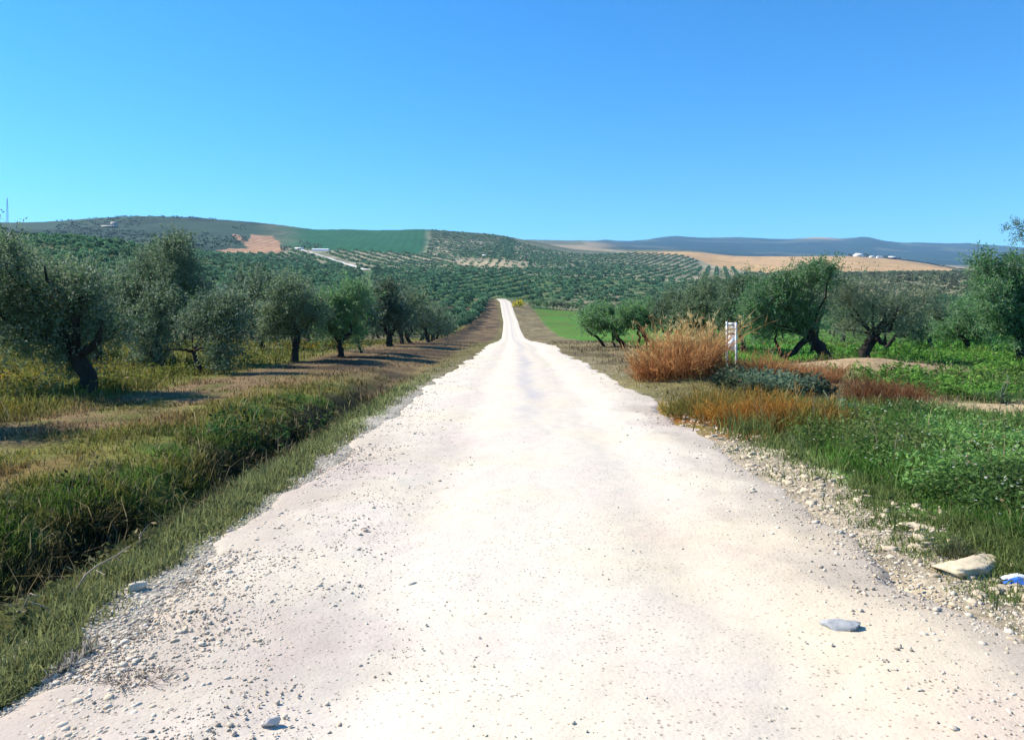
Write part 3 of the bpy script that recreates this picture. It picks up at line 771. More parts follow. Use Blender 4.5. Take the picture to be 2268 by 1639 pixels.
# ------------------------------------------------------------------ grove trees farther off
P_MID = [proto_tree(400 + k, 3.5, 1.9, 7500, 0.15, 0.062, clump=0.2) for k in range(5)]
P_MIDG = [proto_tree(420 + k, 3.4, 1.9, 6500, 0.15, 0.062, GR_A, GR_B, clump=0.2) for k in range(3)]
P_FAR = [proto_tree(440 + k, 3.6, 2.0, 1500, 0.36, 0.17, clump=0.28, detail=False, sh=0.15) for k in range(5)]
P_FARG = [proto_tree(460 + k, 3.5, 2.0, 1400, 0.36, 0.17, GR_A, GR_B, clump=0.28, detail=False, sh=0.15) for k in range(3)]

ROWY, ROWX = zip(*[(15, -8.5), (28, -6.5), (37, -5.9), (50, -6.3), (60, -7.0), (100, -10.0), (138, -12.4), (205, -12.4), (311, -11.2), (340, -12)])
cands = []   # (distance, x, y, kind)
def in_view(x, y, m=60): 
    u = x / y * F + 1134
    return -m < u < 2268 + m
# left grove
for k in range(0, 60):
    y = 43.0 if k == 0 else 24.0
    while y < 330:
        x = np.interp(y, ROWY, ROWX) - 6.3 * k + random.gauss(0, 0.5)
        yy = y + random.gauss(0, 0.7)
        if in_view(x, yy) and not (yy < 33 and x > -19):
            cands.append((yy, x, yy, 'left'))
        y += 6.2 if k else 5.2
# right grove
for i in range(0, 40):
    for j in range(0, 60):
        x = 15 + i * 8.0 + random.gauss(0, 0.8); y = 52 + j * 8.5 + random.gauss(0, 0.8)
        u = x / y * F + 1134
        if y < 300 and u < 2330 and u > 1660 + (y - 46) * 0.5:
            cands.append((y, x, y, 'right'))
# hedge-like row at the head of the meadow
x = 8.0
while x < 62:
    cands.append((291 + random.gauss(0, 1), x + random.gauss(0, 0.4), 291 + random.gauss(0, 1), 'head')); x += 2.5
cands.sort()
N_IND = 270
stuff_trees = []
LAB = {'left': ("olive tree in the dense grove filling the ground left of the track", "olive trees of the left grove"),
       'right': ("olive tree in the grove behind the leaning trees right of the track", "olive trees of the right grove"),
       'head': ("dark olive tree in the close row at the far end of the bright meadow", "olive trees at the head of the meadow")}
# show-size ranking: keep every tree at the head of the meadow and the nearest of the others
head = [c for c in cands if c[3] == 'head']
rest = [c for c in cands if c[3] != 'head']
for i, (d, x, y, kind) in enumerate(rest + head):
    z = g1(x, y)
    if kind != 'head' and i >= N_IND:
        stuff_trees.append((x, y, z, random.uniform(0.85, 1.2))); continue
    if y < 110:
        pr = random.choice(P_MID if kind != 'right' and random.random() < 0.75 else P_MIDG)
    else:
        pr = random.choice(P_FAR if random.random() < 0.6 else P_FARG)
    sc = random.uniform(0.90, 1.22) * (0.85 if kind == 'head' else 0.80 if kind == 'right' else 0.82 if abs(x - np.interp(y, ROWY, ROWX)) < 2.5 else 1.0)
    if y < 60: sc = min(sc, 1.0)
    put_tree(pr, (x, y, z), random.uniform(0, 6.28), sc, LAB[kind][0], LAB[kind][1])

# ------------------------------------------------------------------ hillside groves, countless trees as one mass
def blob_proto(seed, n, size, rad, h):
    r = np.random.default_rng(seed)
    d = unit(r.normal(size=(n, 3))); d[:, 2] = np.abs(d[:, 2]) * 1.0 - 0.25
    P = d * np.array([rad, rad, h * 0.5]) * r.uniform(0.55, 1.0, (n, 1)) + np.array([0, 0, h * 0.45])
    D = unit(r.normal(size=(n, 3)) + d * 0.6)
    P = P - D * size * 0.5
    V, Fq = leaf_quads(P, D, size * r.uniform(0.7, 1.2, n), size * 0.8, r)
    tone = r.uniform(0, 1, n)
    return V, Fq, np.repeat(tone, 4)

def mass(name, label, spots, protos, ca, cb, mat):
    acc = Acc()
    for (x, y, z, s) in spots:
        V, Fq, tone = random.choice(protos)
        a = random.uniform(0, 6.28); c, sn = math.cos(a) * s, math.sin(a) * s
        W_ = np.stack([V[:, 0] * c - V[:, 1] * sn + x, V[:, 0] * sn + V[:, 1] * c + y, V[:, 2] * s + z], -1)
        k = random.uniform(0.55, 1.45)
        acc.add(W_, Fq, (ca * (1 - tone[:, None]) + cb * tone[:, None]) * k)
    return tag(link(name, acc.mesh(name, mat)), label, "grove", kind="stuff")

PC = [blob_proto(500 + k, 150, 0.75, 1.9, 3.5) for k in range(6)]
PD = [blob_proto(520 + k, 46, 1.25, 1.75, 3.3) for k in range(6)]
PE = [blob_proto(540 + k, 18, 1.8, 1.8, 3.2) for k in range(6)]
fa, fb = np.array([0.056, 0.135, 0.060]), np.array([0.165, 0.290, 0.150])
spotsC, spotsD, spotsE = list(stuff_trees), [], []
def hill_rows(ang, y0, y1, test, row=9.0, step=5.0, skip=0.06):
    """planted rows in direction ang (degrees from +Y)"""
    a = R(ang); dx, dy = math.sin(a), math.cos(a); px, py = dy, -dx
    n = int(2200 / row); m = int(2600 / step)
    i, j = np.meshgrid(np.arange(-n // 2, n // 2), np.arange(-m // 2, m // 2), indexing='ij')
    i = i.ravel(); j = j.ravel()
    X = i * row * px + j * step * dx; Y = i * row * py + j * step * dy + 700
    X = X + rng.normal(size=len(X)) * 0.2; Y = Y + rng.normal(size=len(X)) * 0.2
    u = X / np.maximum(Y, 1) * F + 1134
    yt = np.interp(u, [655, 690, 725, 760, 790, 815], [945, 860, 780, 700, 650, 610])
    clear = (u > 640) & (u < 822) & (Y > yt - np.interp(u, [650, 815], [75, 40])) & (Y < yt + 8)
    clear |= (u > 640) & (u < 740) & (Y > 862) & (Y < 960)
    k = (Y > y0) & (Y < y1) & ~clear & (u > -60) & (u < 2330) & test(u, X, Y) & (rng.uniform(size=len(X)) > skip)
    X = X[k]; Y = Y[k]; Z = ground(X, Y)
    for x, y, z in zip(X, Y, Z):
        s = random.uniform(0.7, 1.25)
        (spotsC if y < 420 else spotsD if y < 720 else spotsE).append((x, y, z - 0.1, s))
def off_track(u, X, Y):                        # keep the far white track free
    return np.abs(u - np.interp(Y, [600, 650, 720, 800, 930], [815, 795, 760, 712, 655])) > np.interp(Y, [600, 900], [9, 7])
# left and centre valley
hill_rows(12, 330, 640, lambda u, X, Y: (u < 1180) & (u > 330) & off_track(u, X, Y), 10.5, 4.6)
hill_rows(-25, 640, 775, lambda u, X, Y: (u < 700) & (u > 420) & off_track(u, X, Y), 9.5, 6.0)
# striped hill
hill_rows(-26, 640, 985, lambda u, X, Y: (u > 640) & (u < 1010) & off_track(u, X, Y), 19.0, 3.6)
hill_rows(-30, 985, 1560, lambda u, X, Y: (u > 945 + (Y - 985) * 0.02) & (u < 1140), 18.0, 3.8, 0.12)
hill_rows(-75, 640, 1500, lambda u, X, Y: (u > 1010) & (u < 1300) & (Y < np.interp(u, [1010, 1130, 1300], [985, 1500, 1330])) & (Y > 640) & ~((np.abs(u - 1090) < 80) & (np.abs(Y - 860) < 90) & (np.sin(X * 3.1) > -0.6)), 13.0, 5.2, 0.2)
hill_rows(18, 640, 1330, lambda u, X, Y: (u > 1300) & (u < 1545) & (Y < np.interp(u, [1300, 1513, 1545], [1330, 1330, 1250])), 11.0, 5.4, 0.15)
# valley floor right of the track
hill_rows(40, 330, 640, lambda u, X, Y: (u >= 1180) & (u < 1640), 14.0, 5.6, 0.12)
hill_rows(8, 305, 815, lambda u, X, Y: (u >= 1640) & (u < 2330), 13.5, 7.0, 0.12)
hill_rows(15, 640, 1010, lambda u, X, Y: (u >= 1545) & (u < 1640) & (Y < np.interp(u, [1545, 1640], [1250, 1000])), 10.0, 5.2, 0.08)
side = [q for q in spotsC + spotsD if q[0] / q[1] * F + 1134 > 1640 and q[1] > 300]
spotsC = [q for q in spotsC if not (q[0] / q[1] * F + 1134 > 1640 and q[1] > 300)]
spotsD = [q for q in spotsD if not (q[0] / q[1] * F + 1134 > 1640)]
spotsR, keepE = [], spotsE
spotsE = []
hill_rows(-60, 900, 1590, lambda u, X, Y: (u < 545) & (fbm(X / 110, Y / 160, 83, 3) > 0.42), 24.0, 8.0, 0.35)
spotsR, spotsE = spotsE, keepE
mass("ridge_scrub", "mass of dark scrub and scattered trees on the hill at the left", spotsR, PE, np.array([0.020, 0.042, 0.026]), np.array([0.050, 0.085, 0.050]), M_OLIVEFAR)
mass("terrace_grove", "mass of pale olive trees in rows on the slope below the golden field", side, PD, np.array([0.080, 0.105, 0.055]), np.array([0.19, 0.215, 0.125]), M_OLIVEFAR)
mass("valley_grove", "mass of olive trees covering the middle of the valley", spotsC, PC, fa, fb, M_OLIVEFAR)
mass("slope_grove", "mass of small olive trees on the lower slopes across the valley", spotsD, PD, fa, fb, M_OLIVEFAR)
mass("hill_grove", "mass of tiny olive trees in planted rows on the far hillside", spotsE, PE, fa * 0.9, fb * 0.9, M_OLIVEFAR)
print("TREES", len(stuff_trees), len(spotsC), len(spotsD), len(spotsE))

# ------------------------------------------------------------------ far track, farms, mast
def far_track():
    pts = [(660, 553, 945), (690, 560, 860), (725, 572, 780), (760, 588, 700), (790, 602, 650), (812, 612, 610)]
    u_ = np.array([p[0] for p in pts], float); y_ = np.array([p[2] for p in pts], float)
    t = np.linspace(0, 1, 60); tk = np.linspace(0, 1, len(pts))
    U = np.interp(t, tk, u_); Y = np.interp(t, tk, y_)
    X = (U - 1134) / F * Y
    T = unit(np.stack([np.gradient(X), np.gradient(Y)], -1)); Nn = np.stack([-T[:, 1], T[:, 0]], -1)
    w = np.interp(t, [0, 0.5, 0.7, 1], [1.7, 2.0, 3.2, 3.4]) * (0.8 + 0.4 * fbm(t * 20, t * 0, 81, 2))
    rows = []
    for s in (-1, -0.33, 0.33, 1):
        x = X + Nn[:, 0] * w * s; y = Y + Nn[:, 1] * w * s
        rows.append(np.stack([x, y, ground(x, y) + 0.5], -1))
    V = np.stack(rows, 1).reshape(-1, 3); idx = np.arange(240).reshape(60, 4)
    Q = np.stack([idx[:-1, :-1], idx[:-1, 1:], idx[1:, 1:], idx[1:, :-1]], -1).reshape(-1, 4)
    tag(link("far_track", make_mesh("far_track", V, Q, M_ROAD, np.full((240, 3), 0.62) * np.array([1, 0.97, 0.86]), True)), kind="structure")
far_track()

def boxV(x0, x1, y0, y1, z0, z1):
    V = np.array([[x, y, z] for z in (z0, z1) for y in (y0, y1) for x in (x0, x1)], float)
    Q = np.array([[0, 2, 3, 1], [4, 5, 7, 6], [0, 1, 5, 4], [2, 6, 7, 3], [0, 4, 6, 2], [1, 3, 7, 5]])
    return V, Q

def gable_house(name, label, u, y, w, d, h, rise, wall_mat=None, roof_mat=None, rz=0.0, door=True, nwin=2, chimney=False, group=None):
    x, _, z = at(u, y)
    t = thing(name, label, "farm building", (x, y, z - 0.3), rz, group)
    a = Acc(); V, Q = boxV(-w / 2, w / 2, -d / 2, d / 2, 0, h); a.add(V, Q)
    for s in (-1, 1):                     # gable ends
        V = np.array([[s * w / 2, -d / 2, h], [s * w / 2, d / 2, h], [s * (w / 2 - 0.2), 0, h + rise], [s * (w / 2 - 0.2), 0, h + rise]])
        a.add(V, np.array([[0, 1, 2, 3]]))
    link("wall", a.mesh("farm_wall", wall_mat or M_LIME), t)
    a = Acc()
    for s in (-1, 1):
        V = []
        for (yy, zz) in ((s * (d / 2 + 0.4), h - 0.25), (0, h + rise)):
            for xx in (-w / 2 - 0.4, w / 2 + 0.4): V.append([xx, yy, zz])
        V = np.array(V + [[p[0], p[1], p[2] + 0.25] for p in V])
        a.add(V, np.array([[0, 1, 3, 2], [4, 6, 7, 5], [0, 4, 5, 1], [2, 3, 7, 6], [0, 2, 6, 4], [1, 5, 7, 3]]))
    rf = link("roof", a.mesh("farm_roof", roof_mat or M_TILE), t)
    if chimney:
        V, Q = boxV(w * 0.25, w * 0.25 + 0.8, -0.4, 0.4, h + rise * 0.5, h + rise + 1.0)
        link("chimney", make_mesh("farm_chimney", V, Q, M_LIME), rf)
    if door:
        V, Q = boxV(-0.9, 0.9, -d / 2 - 0.08, -d / 2 - 0.01, 0, min(2.4, h * 0.8)); link("door", make_mesh("farm_door", V, Q, M_DARK), t)
    for k in range(nwin):
        cx = (k + 1) / (nwin + 1) * w - w / 2
        if door and abs(cx) < 1.6: cx += 2.2
        V, Q = boxV(cx - 0.5, cx + 0.5, -d / 2 - 0.07, -d / 2 - 0.01, h * 0.4, h * 0.75); link("window", make_mesh("farm_window", V, Q, M_DARK), t)
    return t

def vault_shed(name, label, u, y, w, d, h, rz=0.0):
    """long white shed with a curved roof"""
    x, _, z = at(u, y)
    t = thing(name, label, "farm building", (x, y, z - 0.3), rz)
    ang = np.linspace(0, math.pi, 15)
    prof = np.stack([-np.cos(ang) * d / 2, h * 0.35 + np.sin(ang) * h * 0.65], -1)
    prof = np.concatenate([[[-d / 2, 0]], prof, [[d / 2, 0]]])
    V = []
    for xx in np.linspace(-w / 2, w / 2, 9):
        for p in prof: V.append([xx, p[0], p[1]])
    V = np.array(V); n = len(prof); idx = np.arange(len(V)).reshape(9, n)
    Q = np.stack([idx[:-1, :-1], idx[:-1, 1:], idx[1:, 1:], idx[1:, :-1]], -1).reshape(-1, 4)
    link("roof", make_mesh("shed_roof", V, Q, M_TILE, None, True), t)
    for s in (-1, 1):
        a = Acc(); pv = np.array([[s * (w / 2 - 0.05), p[0], p[1]] for p in prof])
        m = len(pv)
        a.add(pv, np.array([[i, i + 1, m - 2 - i, m - 1 - i] for i in range(m // 2 - 1)]))
        link("end_wall", a.mesh("shed_end", M_LIME), t)
    return t

vault_shed("farm_shed", "long low white shed with a curved roof below the green hill", 710, 940, 20.0, 8.0, 3.4, 0.08)
gable_house("farm_house", "tiny white house beneath a dark round tree left of the long white shed", 663, 925, 9.0, 6.0, 1.7, 0.8, nwin=1)
gable_house("farm_house", "pale ruined farmhouse high on the grey hill at the left", 243, 1330, 26.0, 8.0, 2.2, 1.4, M_PALEWALL, M_PALEWALL, nwin=4, chimney=True)
gable_house("farm_annex", "small pale annex behind the farmhouse on the grey hill", 252, 1380, 9.0, 7.0, 4.6, 2.0, M_PALEWALL, M_PALEWALL, nwin=1)
gable_house("farm_barn", "large white barn with a sloping roof, left end of the farm on the golden field", 1901, 1560, 19.0, 12.0, 3.8, 3.4, rz=0.5, nwin=0)
gable_house("farm_cottage", "low cream cottage in the middle of the farm on the golden field", 1931, 1575, 8.0, 6.0, 2.8, 1.0, nwin=1)
vault_shed("farm_silo_shed", "white domed shed right of the middle of the farm on the golden field", 1948, 1570, 7.0, 11.0, 5.4, 1.4)
gable_house("farm_store", "white roofed dark walled store, right end of the farm on the golden field", 1975, 1590, 16.0, 9.0, 3.6, 2.4, wall_mat=M_DARK, door=False, nwin=0)
gable_house("field_hut", "tiny white hut among trees on the striped hillside above the track", 1072, 1000, 4.0, 4.0, 2.4, 0.8, nwin=0)

def far_tree(label, u, y, H, rad, seed, name="farm_tree"):
    x, _, z = at(u, y)
    r = np.random.default_rng(seed)
    t = thing(name, label, "tree", (x, y, z))
    a = Acc(); limb_mesh(a, (0, 0, -0.5), (0.2, 0, H * 0.5), rad * 0.12, rad * 0.06, r, 0.3, 5, 6)
    link("trunk", a.mesh("far_trunk", M_BARK, True), t)
    B = [((0, 0, H * 0.6), (rad, rad, H * 0.40), 1), ((rad * 0.5, 0, H * 0.5), (rad * 0.7, rad * 0.7, H * 0.33), 1), ((-rad * 0.4, 0, H * 0.72), (rad * 0.6, rad * 0.6, H * 0.26), 1)]
    link("crown", crown_leaves(B, 500, 1.0, 0.7, r, np.array([0.016, 0.028, 0.016]), np.array([0.04, 0.06, 0.03]), 0.05, 0.8).mesh("far_crown", M_OLIVE), t)
far_tree("dark round tree above the tiny white house left of the long shed", 673, 955, 9.5, 7.0, 601)
far_tree("dark bush at the right corner of the pinkish tan field", 627, 900, 5.0, 4.5, 602)
far_tree("dark tree behind the left end of the long white shed", 700, 975, 6.0, 7.0, 603)
far_tree("dark tree left of the white barn on the golden field", 1882, 1565, 4.5, 5.0, 604)
far_tree("dark tree between the white barn and the cream cottage", 1919, 1572, 6.5, 7.0, 605)
far_tree("dark tree between the domed shed and the white roofed store", 1961, 1582, 5.5, 5.5, 606)
far_tree("dark tree right of the white roofed store", 1990, 1592, 5.0, 6.0, 607)
_hx = []
for i in range(26):
    f = i / 25
    u = 1995 + f * 140; y = 1600 - f * 420
    x, _, z = at(u, y)
    _hx.append((x, y, z, random.uniform(0.8, 1.3)))
mass("field_hedge", "dark hedge running down the edge of the golden field", _hx, PD, np.array([0.018, 0.03, 0.018]), np.array([0.045, 0.06, 0.03]), M_OLIVEFAR)["category"] = "hedge"

def mast():
    y = 1560.0; x, _, z = at(16, y)
    H = (492 - 441) / F * y + 4
    t = thing("radio_mast", "thin steel lattice radio mast on the hill crest at the left edge", "mast", (x, y, z - 2))
    a = Acc(); b = 2.0; top = 0.45; nseg = 14
    C = [(1, 1), (1, -1), (-1, -1), (-1, 1)]
    def w(h): return b + (top - b) * (h / H)
    for (i, j) in C:
        V, Q = tube([(i * w(h), j * w(h), h) for h in np.linspace(0, H, 6)], [0.22] * 6, 4); a.add(V, Q)
    link("mast_leg", a.mesh("mast_legs", M_STEEL), t).name = "frame"
    a = Acc()
    hs_ = np.linspace(0, H, nseg + 1)
    for s in range(nseg):
        for k in range(4):
            i, j = C[k]; i2, j2 = C[(k + 1) % 4]
            h0, h1 = (hs_[s], hs_[s + 1]) if (s + k) % 2 else (hs_[s + 1], hs_[s])
            V, Q = tube([(i * w(h0), j * w(h0), h0), (i2 * w(h1), j2 * w(h1), h1)], [0.12, 0.12], 4); a.add(V, Q)
    link("bracing", a.mesh("mast_bracing", M_STEEL), t)
    V, Q = tube([(0, 0, H - 1), (0, 0, H + 5)], [0.3, 0.1], 5)
    link("aerial", make_mesh("mast_aerial", V, Q, M_STEEL), t)
mast()

# ------------------------------------------------------------------ white slotted post among the dry grass
def white_post():
    y = 20.0; x, _, z = at(1620, y)
    t = thing("marker_post", "white slotted marker board on two legs standing in dry grass right of the track", "marker", (x, y, z), -0.62)
    k = y / F
    top = zv(714, y) - z; w = 21 * k / 2; leg = 0.017
    for s in (-1, 1):
        V, Q = boxV(s * w - leg, s * w + leg, -0.03, 0.03, -0.2, top + 0.02 * (s < 0)); link("leg", make_mesh("marker_leg", V, Q, M_WHITE), t)
    zs = [(top - 0.075, top - 0.01), (top - 0.19, top - 0.10), (top - 0.29, top - 0.21), (top - 0.74, top - 0.33)]
    for i, (z0, z1) in enumerate(zs):
        a = Acc(); V, Q = boxV(-w + leg, w - leg, -0.018 - 0.004 * (i % 2), 0.018, z0, z1); a.add(V, Q)
        link("slat" if i < 3 else "panel", a.mesh("marker_slat", M_WHITE), t)
    V, Q = boxV(-w + leg, w - leg, 0.022, 0.03, top - 0.34, top - 0.02); link("backing", make_mesh("marker_back", V, Q, M_DARK), t)
white_post()

# ------------------------------------------------------------------ stones
def rock_mesh(seed, sx_, sy_, sz_, tint, sub=4, flat=0.5, mat=None):
    import bmesh
    bm = bmesh.new(); bmesh.ops.create_icosphere(bm, subdivisions=sub, radius=1.0)
    V = np.array([v.co[:] for v in bm.verts]); V = np.sign(V) * np.abs(V) ** 0.55; Fq = np.array([[v.index for v in f.verts] for f in bm.faces]); bm.free()
    r = np.random.default_rng(seed)
    for _ in range(11):                                   # planes chip the stone
        n = unit(r.normal(size=(1, 3)))[0]; d = r.uniform(0.55, 0.95)
        k = V @ n - d; V = V - np.maximum(k, 0)[:, None] * n
    n = fbm(V[:, 0] * 3 + V[:, 2] * 2, V[:, 1] * 3 - V[:, 2], seed, 3)
    n2 = fbm(V[:, 0] * 11 + V[:, 2] * 7, V[:, 1] * 11 - V[:, 2] * 5, seed + 50, 3)
    V = V * 1.1 * (0.72 + 0.4 * n + 0.16 * n2)[:, None] * np.array([sx_, sy_, sz_])
    return make_mesh("stone", V, Fq, mat or M_STONE, np.zeros((len(V), 3)) + np.array(tint))
def rock(label, u, v, sx_, sy_, sz_, rz, seed, tint, sink=0.4, name="stone", cat="stone"):
    y = EYE * F / (v - 692); x = (u - 1134) / F * y
    z = float(road_z(np.array([x]), np.array([y]))[0])
    o = link(name, rock_mesh(seed, sx_, sy_, sz_, tint), None, (x, y, z + sz_ * (1 - sink) * 0.6)); o.rotation_euler = (0, 0, rz)
    return tag(o, label, cat)
rock("grey angular stone lying alone on the white gravel at the right", 1860, 1400, 0.10, 0.055, 0.030, -0.35, 11, (0.36, 0.37, 0.38), 0.45)
rock("large cream clay block breaking out of the bank below the green grass", 2150, 1258, 0.26, 0.15, 0.06, 0.5, 12, (0.62, 0.52, 0.36), 0.95)
rock("long cream clay lump in the bank next to the big clay block", 2045, 1176, 0.20, 0.08, 0.05, -0.6, 13, (0.62, 0.52, 0.37), 0.95)
rock("small cream stone on the left gravel edge next to the ditch", 305, 1305, 0.05, 0.04, 0.035, 0.4, 20, (0.60, 0.54, 0.44))
rock("pale pointed stone on the gravel near the lower left corner", 600, 1612, 0.035, 0.02, 0.02, 0.1, 21, (0.55, 0.50, 0.46))

# gravel: countless pebbles scattered over the track and its shoulders
def gravel(n=42000):
    r = np.random.default_rng(900)
    phi = (1 + 5 ** 0.5) / 2
    IV = unit(np.array([[-1, phi, 0], [1, phi, 0], [-1, -phi, 0], [1, -phi, 0], [0, -1, phi], [0, 1, phi], [0, -1, -phi], [0, 1, -phi], [phi, 0, -1], [phi, 0, 1], [-phi, 0, -1], [-phi, 0, 1]], float))
    IF = np.array([[0, 11, 5], [0, 5, 1], [0, 1, 7], [0, 7, 10], [0, 10, 11], [1, 5, 9], [5, 11, 4], [11, 10, 2], [10, 7, 6], [7, 1, 8], [3, 9, 4], [3, 4, 2], [3, 2, 6], [3, 6, 8], [3, 8, 9], [4, 9, 5], [2, 4, 11], [6, 2, 10], [8, 6, 7], [9, 8, 1]])
    y = 1 / r.uniform(1 / 30.0, 1 / 2.6, n)
    band = r.choice(4, n, p=[0.34, 0.32, 0.29, 0.05])
    el, er = edge_l(y), edge_r(y)
    x = np.where(band == 0, el + np.abs(r.normal(size=n)) * 0.75 - 0.12, 0)
    x = np.where(band == 1, el - 0.02 + r.normal(size=n) * 0.26, x)
    x = np.where(band == 2, er + r.normal(size=n) * 0.42 + 0.12, x)
    x = np.where(band == 3, el + (er - el) * r.uniform(0, 1, n), x)
    s = np.exp(r.normal(size=n) * 0.5 + math.log(0.0046)) * np.where(band == 3, 0.62, np.where(band == 0, 0.85, 1.15)) * (1 + y * 0.02)
    s = np.minimum(s, 0.022)
    z = road_z(x, y)
    sc = s[:, None] * r.uniform(0.6, 1.3, (n, 3)) * np.array([1.25, 1.0, 0.62])
    a = r.uniform(0, 6.28, n); ca_, sa = np.cos(a), np.sin(a)
    L = IV[None] * sc[:, None] * r.uniform(0.75, 1.2, (n, 12, 1))
    V = np.stack([L[..., 0] * ca_[:, None] - L[..., 1] * sa[:, None] + x[:, None], L[..., 0] * sa[:, None] + L[..., 1] * ca_[:, None] + y[:, None], L[..., 2] + (z + s * 0.12)[:, None]], -1)
    Fq = IF[None] + (np.arange(n) * 12)[:, None, None]
    pal = np.array([[0.62, 0.58, 0.52], [0.55, 0.50, 0.45], [0.66, 0.62, 0.56], [0.42, 0.38, 0.34], [0.58, 0.50, 0.40], [0.20, 0.19, 0.18]])
    c = pal[r.choice(6, n, p=[0.28, 0.2, 0.25, 0.1, 0.12, 0.05])] * r.uniform(0.85, 1.1, (n, 1)) * np.array([1.0, 0.95, 0.85])
    tag(link("gravel", make_mesh("gravel", V.reshape(-1, 3), Fq.reshape(-1, 3), M_STONE, np.repeat(c, 12, 0))), "loose pale gravel scattered over the track and its shoulders", "gravel", kind="stuff")
gravel()

def clods(n=900):
    r = np.random.default_rng(905); acc = Acc()
    base = [rock_mesh(950 + k, 1, 1, 0.6, (1, 1, 1), 2) for k in range(6)]
    bv = []
    for m in base:
        v = np.zeros(len(m.vertices) * 3, np.float32); m.vertices.foreach_get("co", v)
        f = np.zeros(len(m.polygons) * 3, np.int32); m.polygons.foreach_get("vertices", f)
        bv.append((v.reshape(-1, 3), f.reshape(-1, 3))); bpy.data.meshes.remove(m)
    y = 1 / r.uniform(1 / 13.0, 1 / 3.9, n)
    x = edge_r(y) + 0.25 + r.normal(size=n) * 0.25 + 0.25 * (y < 6.5)
    z = ground(x, y); s = np.exp(r.normal(size=n) * 0.55 + math.log(0.016))
    for a, b, c, d in zip(x, y, z, np.minimum(s, 0.042)):
        v, f = bv[r.integers(6)]; q = r.uniform(0, 6.28); cq, sq = math.cos(q) * d, math.sin(q) * d
        V = np.stack([v[:, 0] * cq * 1.3 - v[:, 1] * sq + a, v[:, 0] * sq * 1.3 + v[:, 1] * cq + b, v[:, 2] * d + c + d * 0.05], -1)
        acc.add(V, f, np.array([0.60, 0.50, 0.36]) * r.uniform(0.7, 1.05))
    tag(link("clay_clods", acc.mesh("clay_clods", M_STONE)), "crumbled cream clay clods along the bank at the right of the track", "clods", kind="stuff")
clods()

# ------------------------------------------------------------------ grass and weeds
def blades(x, y, h, w, lean, col, r, bend=0.5):
    """tapered, bent grass blades"""
    n = len(x); z = road_z(x, y) - 0.01
    a = r.uniform(0, 6.283, n)
    d = np.stack([np.cos(a), np.sin(a), np.zeros(n)], -1); s = np.stack([-np.sin(a), np.cos(a), np.zeros(n)], -1)
    # width faces a random way
    b = r.uniform(0, 6.283, n); s = np.stack([np.cos(b), np.sin(b), np.zeros(n)], -1)
    P = np.stack([x, y, z], -1); up = np.array([0, 0, 1.0])
    h = h[:, None]; w = w[:, None]; lean = lean[:, None]
    m = P + up * h * 0.55 + d * h * lean * 0.35
    t = P + up * h * (1 - 0.25 * np.minimum(lean, 1.5)) + d * h * lean
    V = np.stack([P - s * w * 0.5, P + s * w * 0.5, m + s * w * 0.42, m - s * w * 0.42, t + s * w * 0.08, t - s * w * 0.08], 1)
    i = (np.arange(n) * 6)[:, None]
    Fq = np.concatenate([i + np.array([[0, 1, 2, 3]]), i + np.array([[3, 2, 4, 5]])], 0)
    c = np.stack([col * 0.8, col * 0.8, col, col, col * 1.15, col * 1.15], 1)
    return V.reshape(-1, 3), Fq, c.reshape(-1, 3)

def scatter(n, u0, u1, y0, y1, r, p=1.0):
    y = 1 / (r.uniform((1 / y1) ** p, (1 / y0) ** p, n) ** (1 / p))
    u = r.uniform(u0, u1, n)
    return (u - 1134) / F * y, y

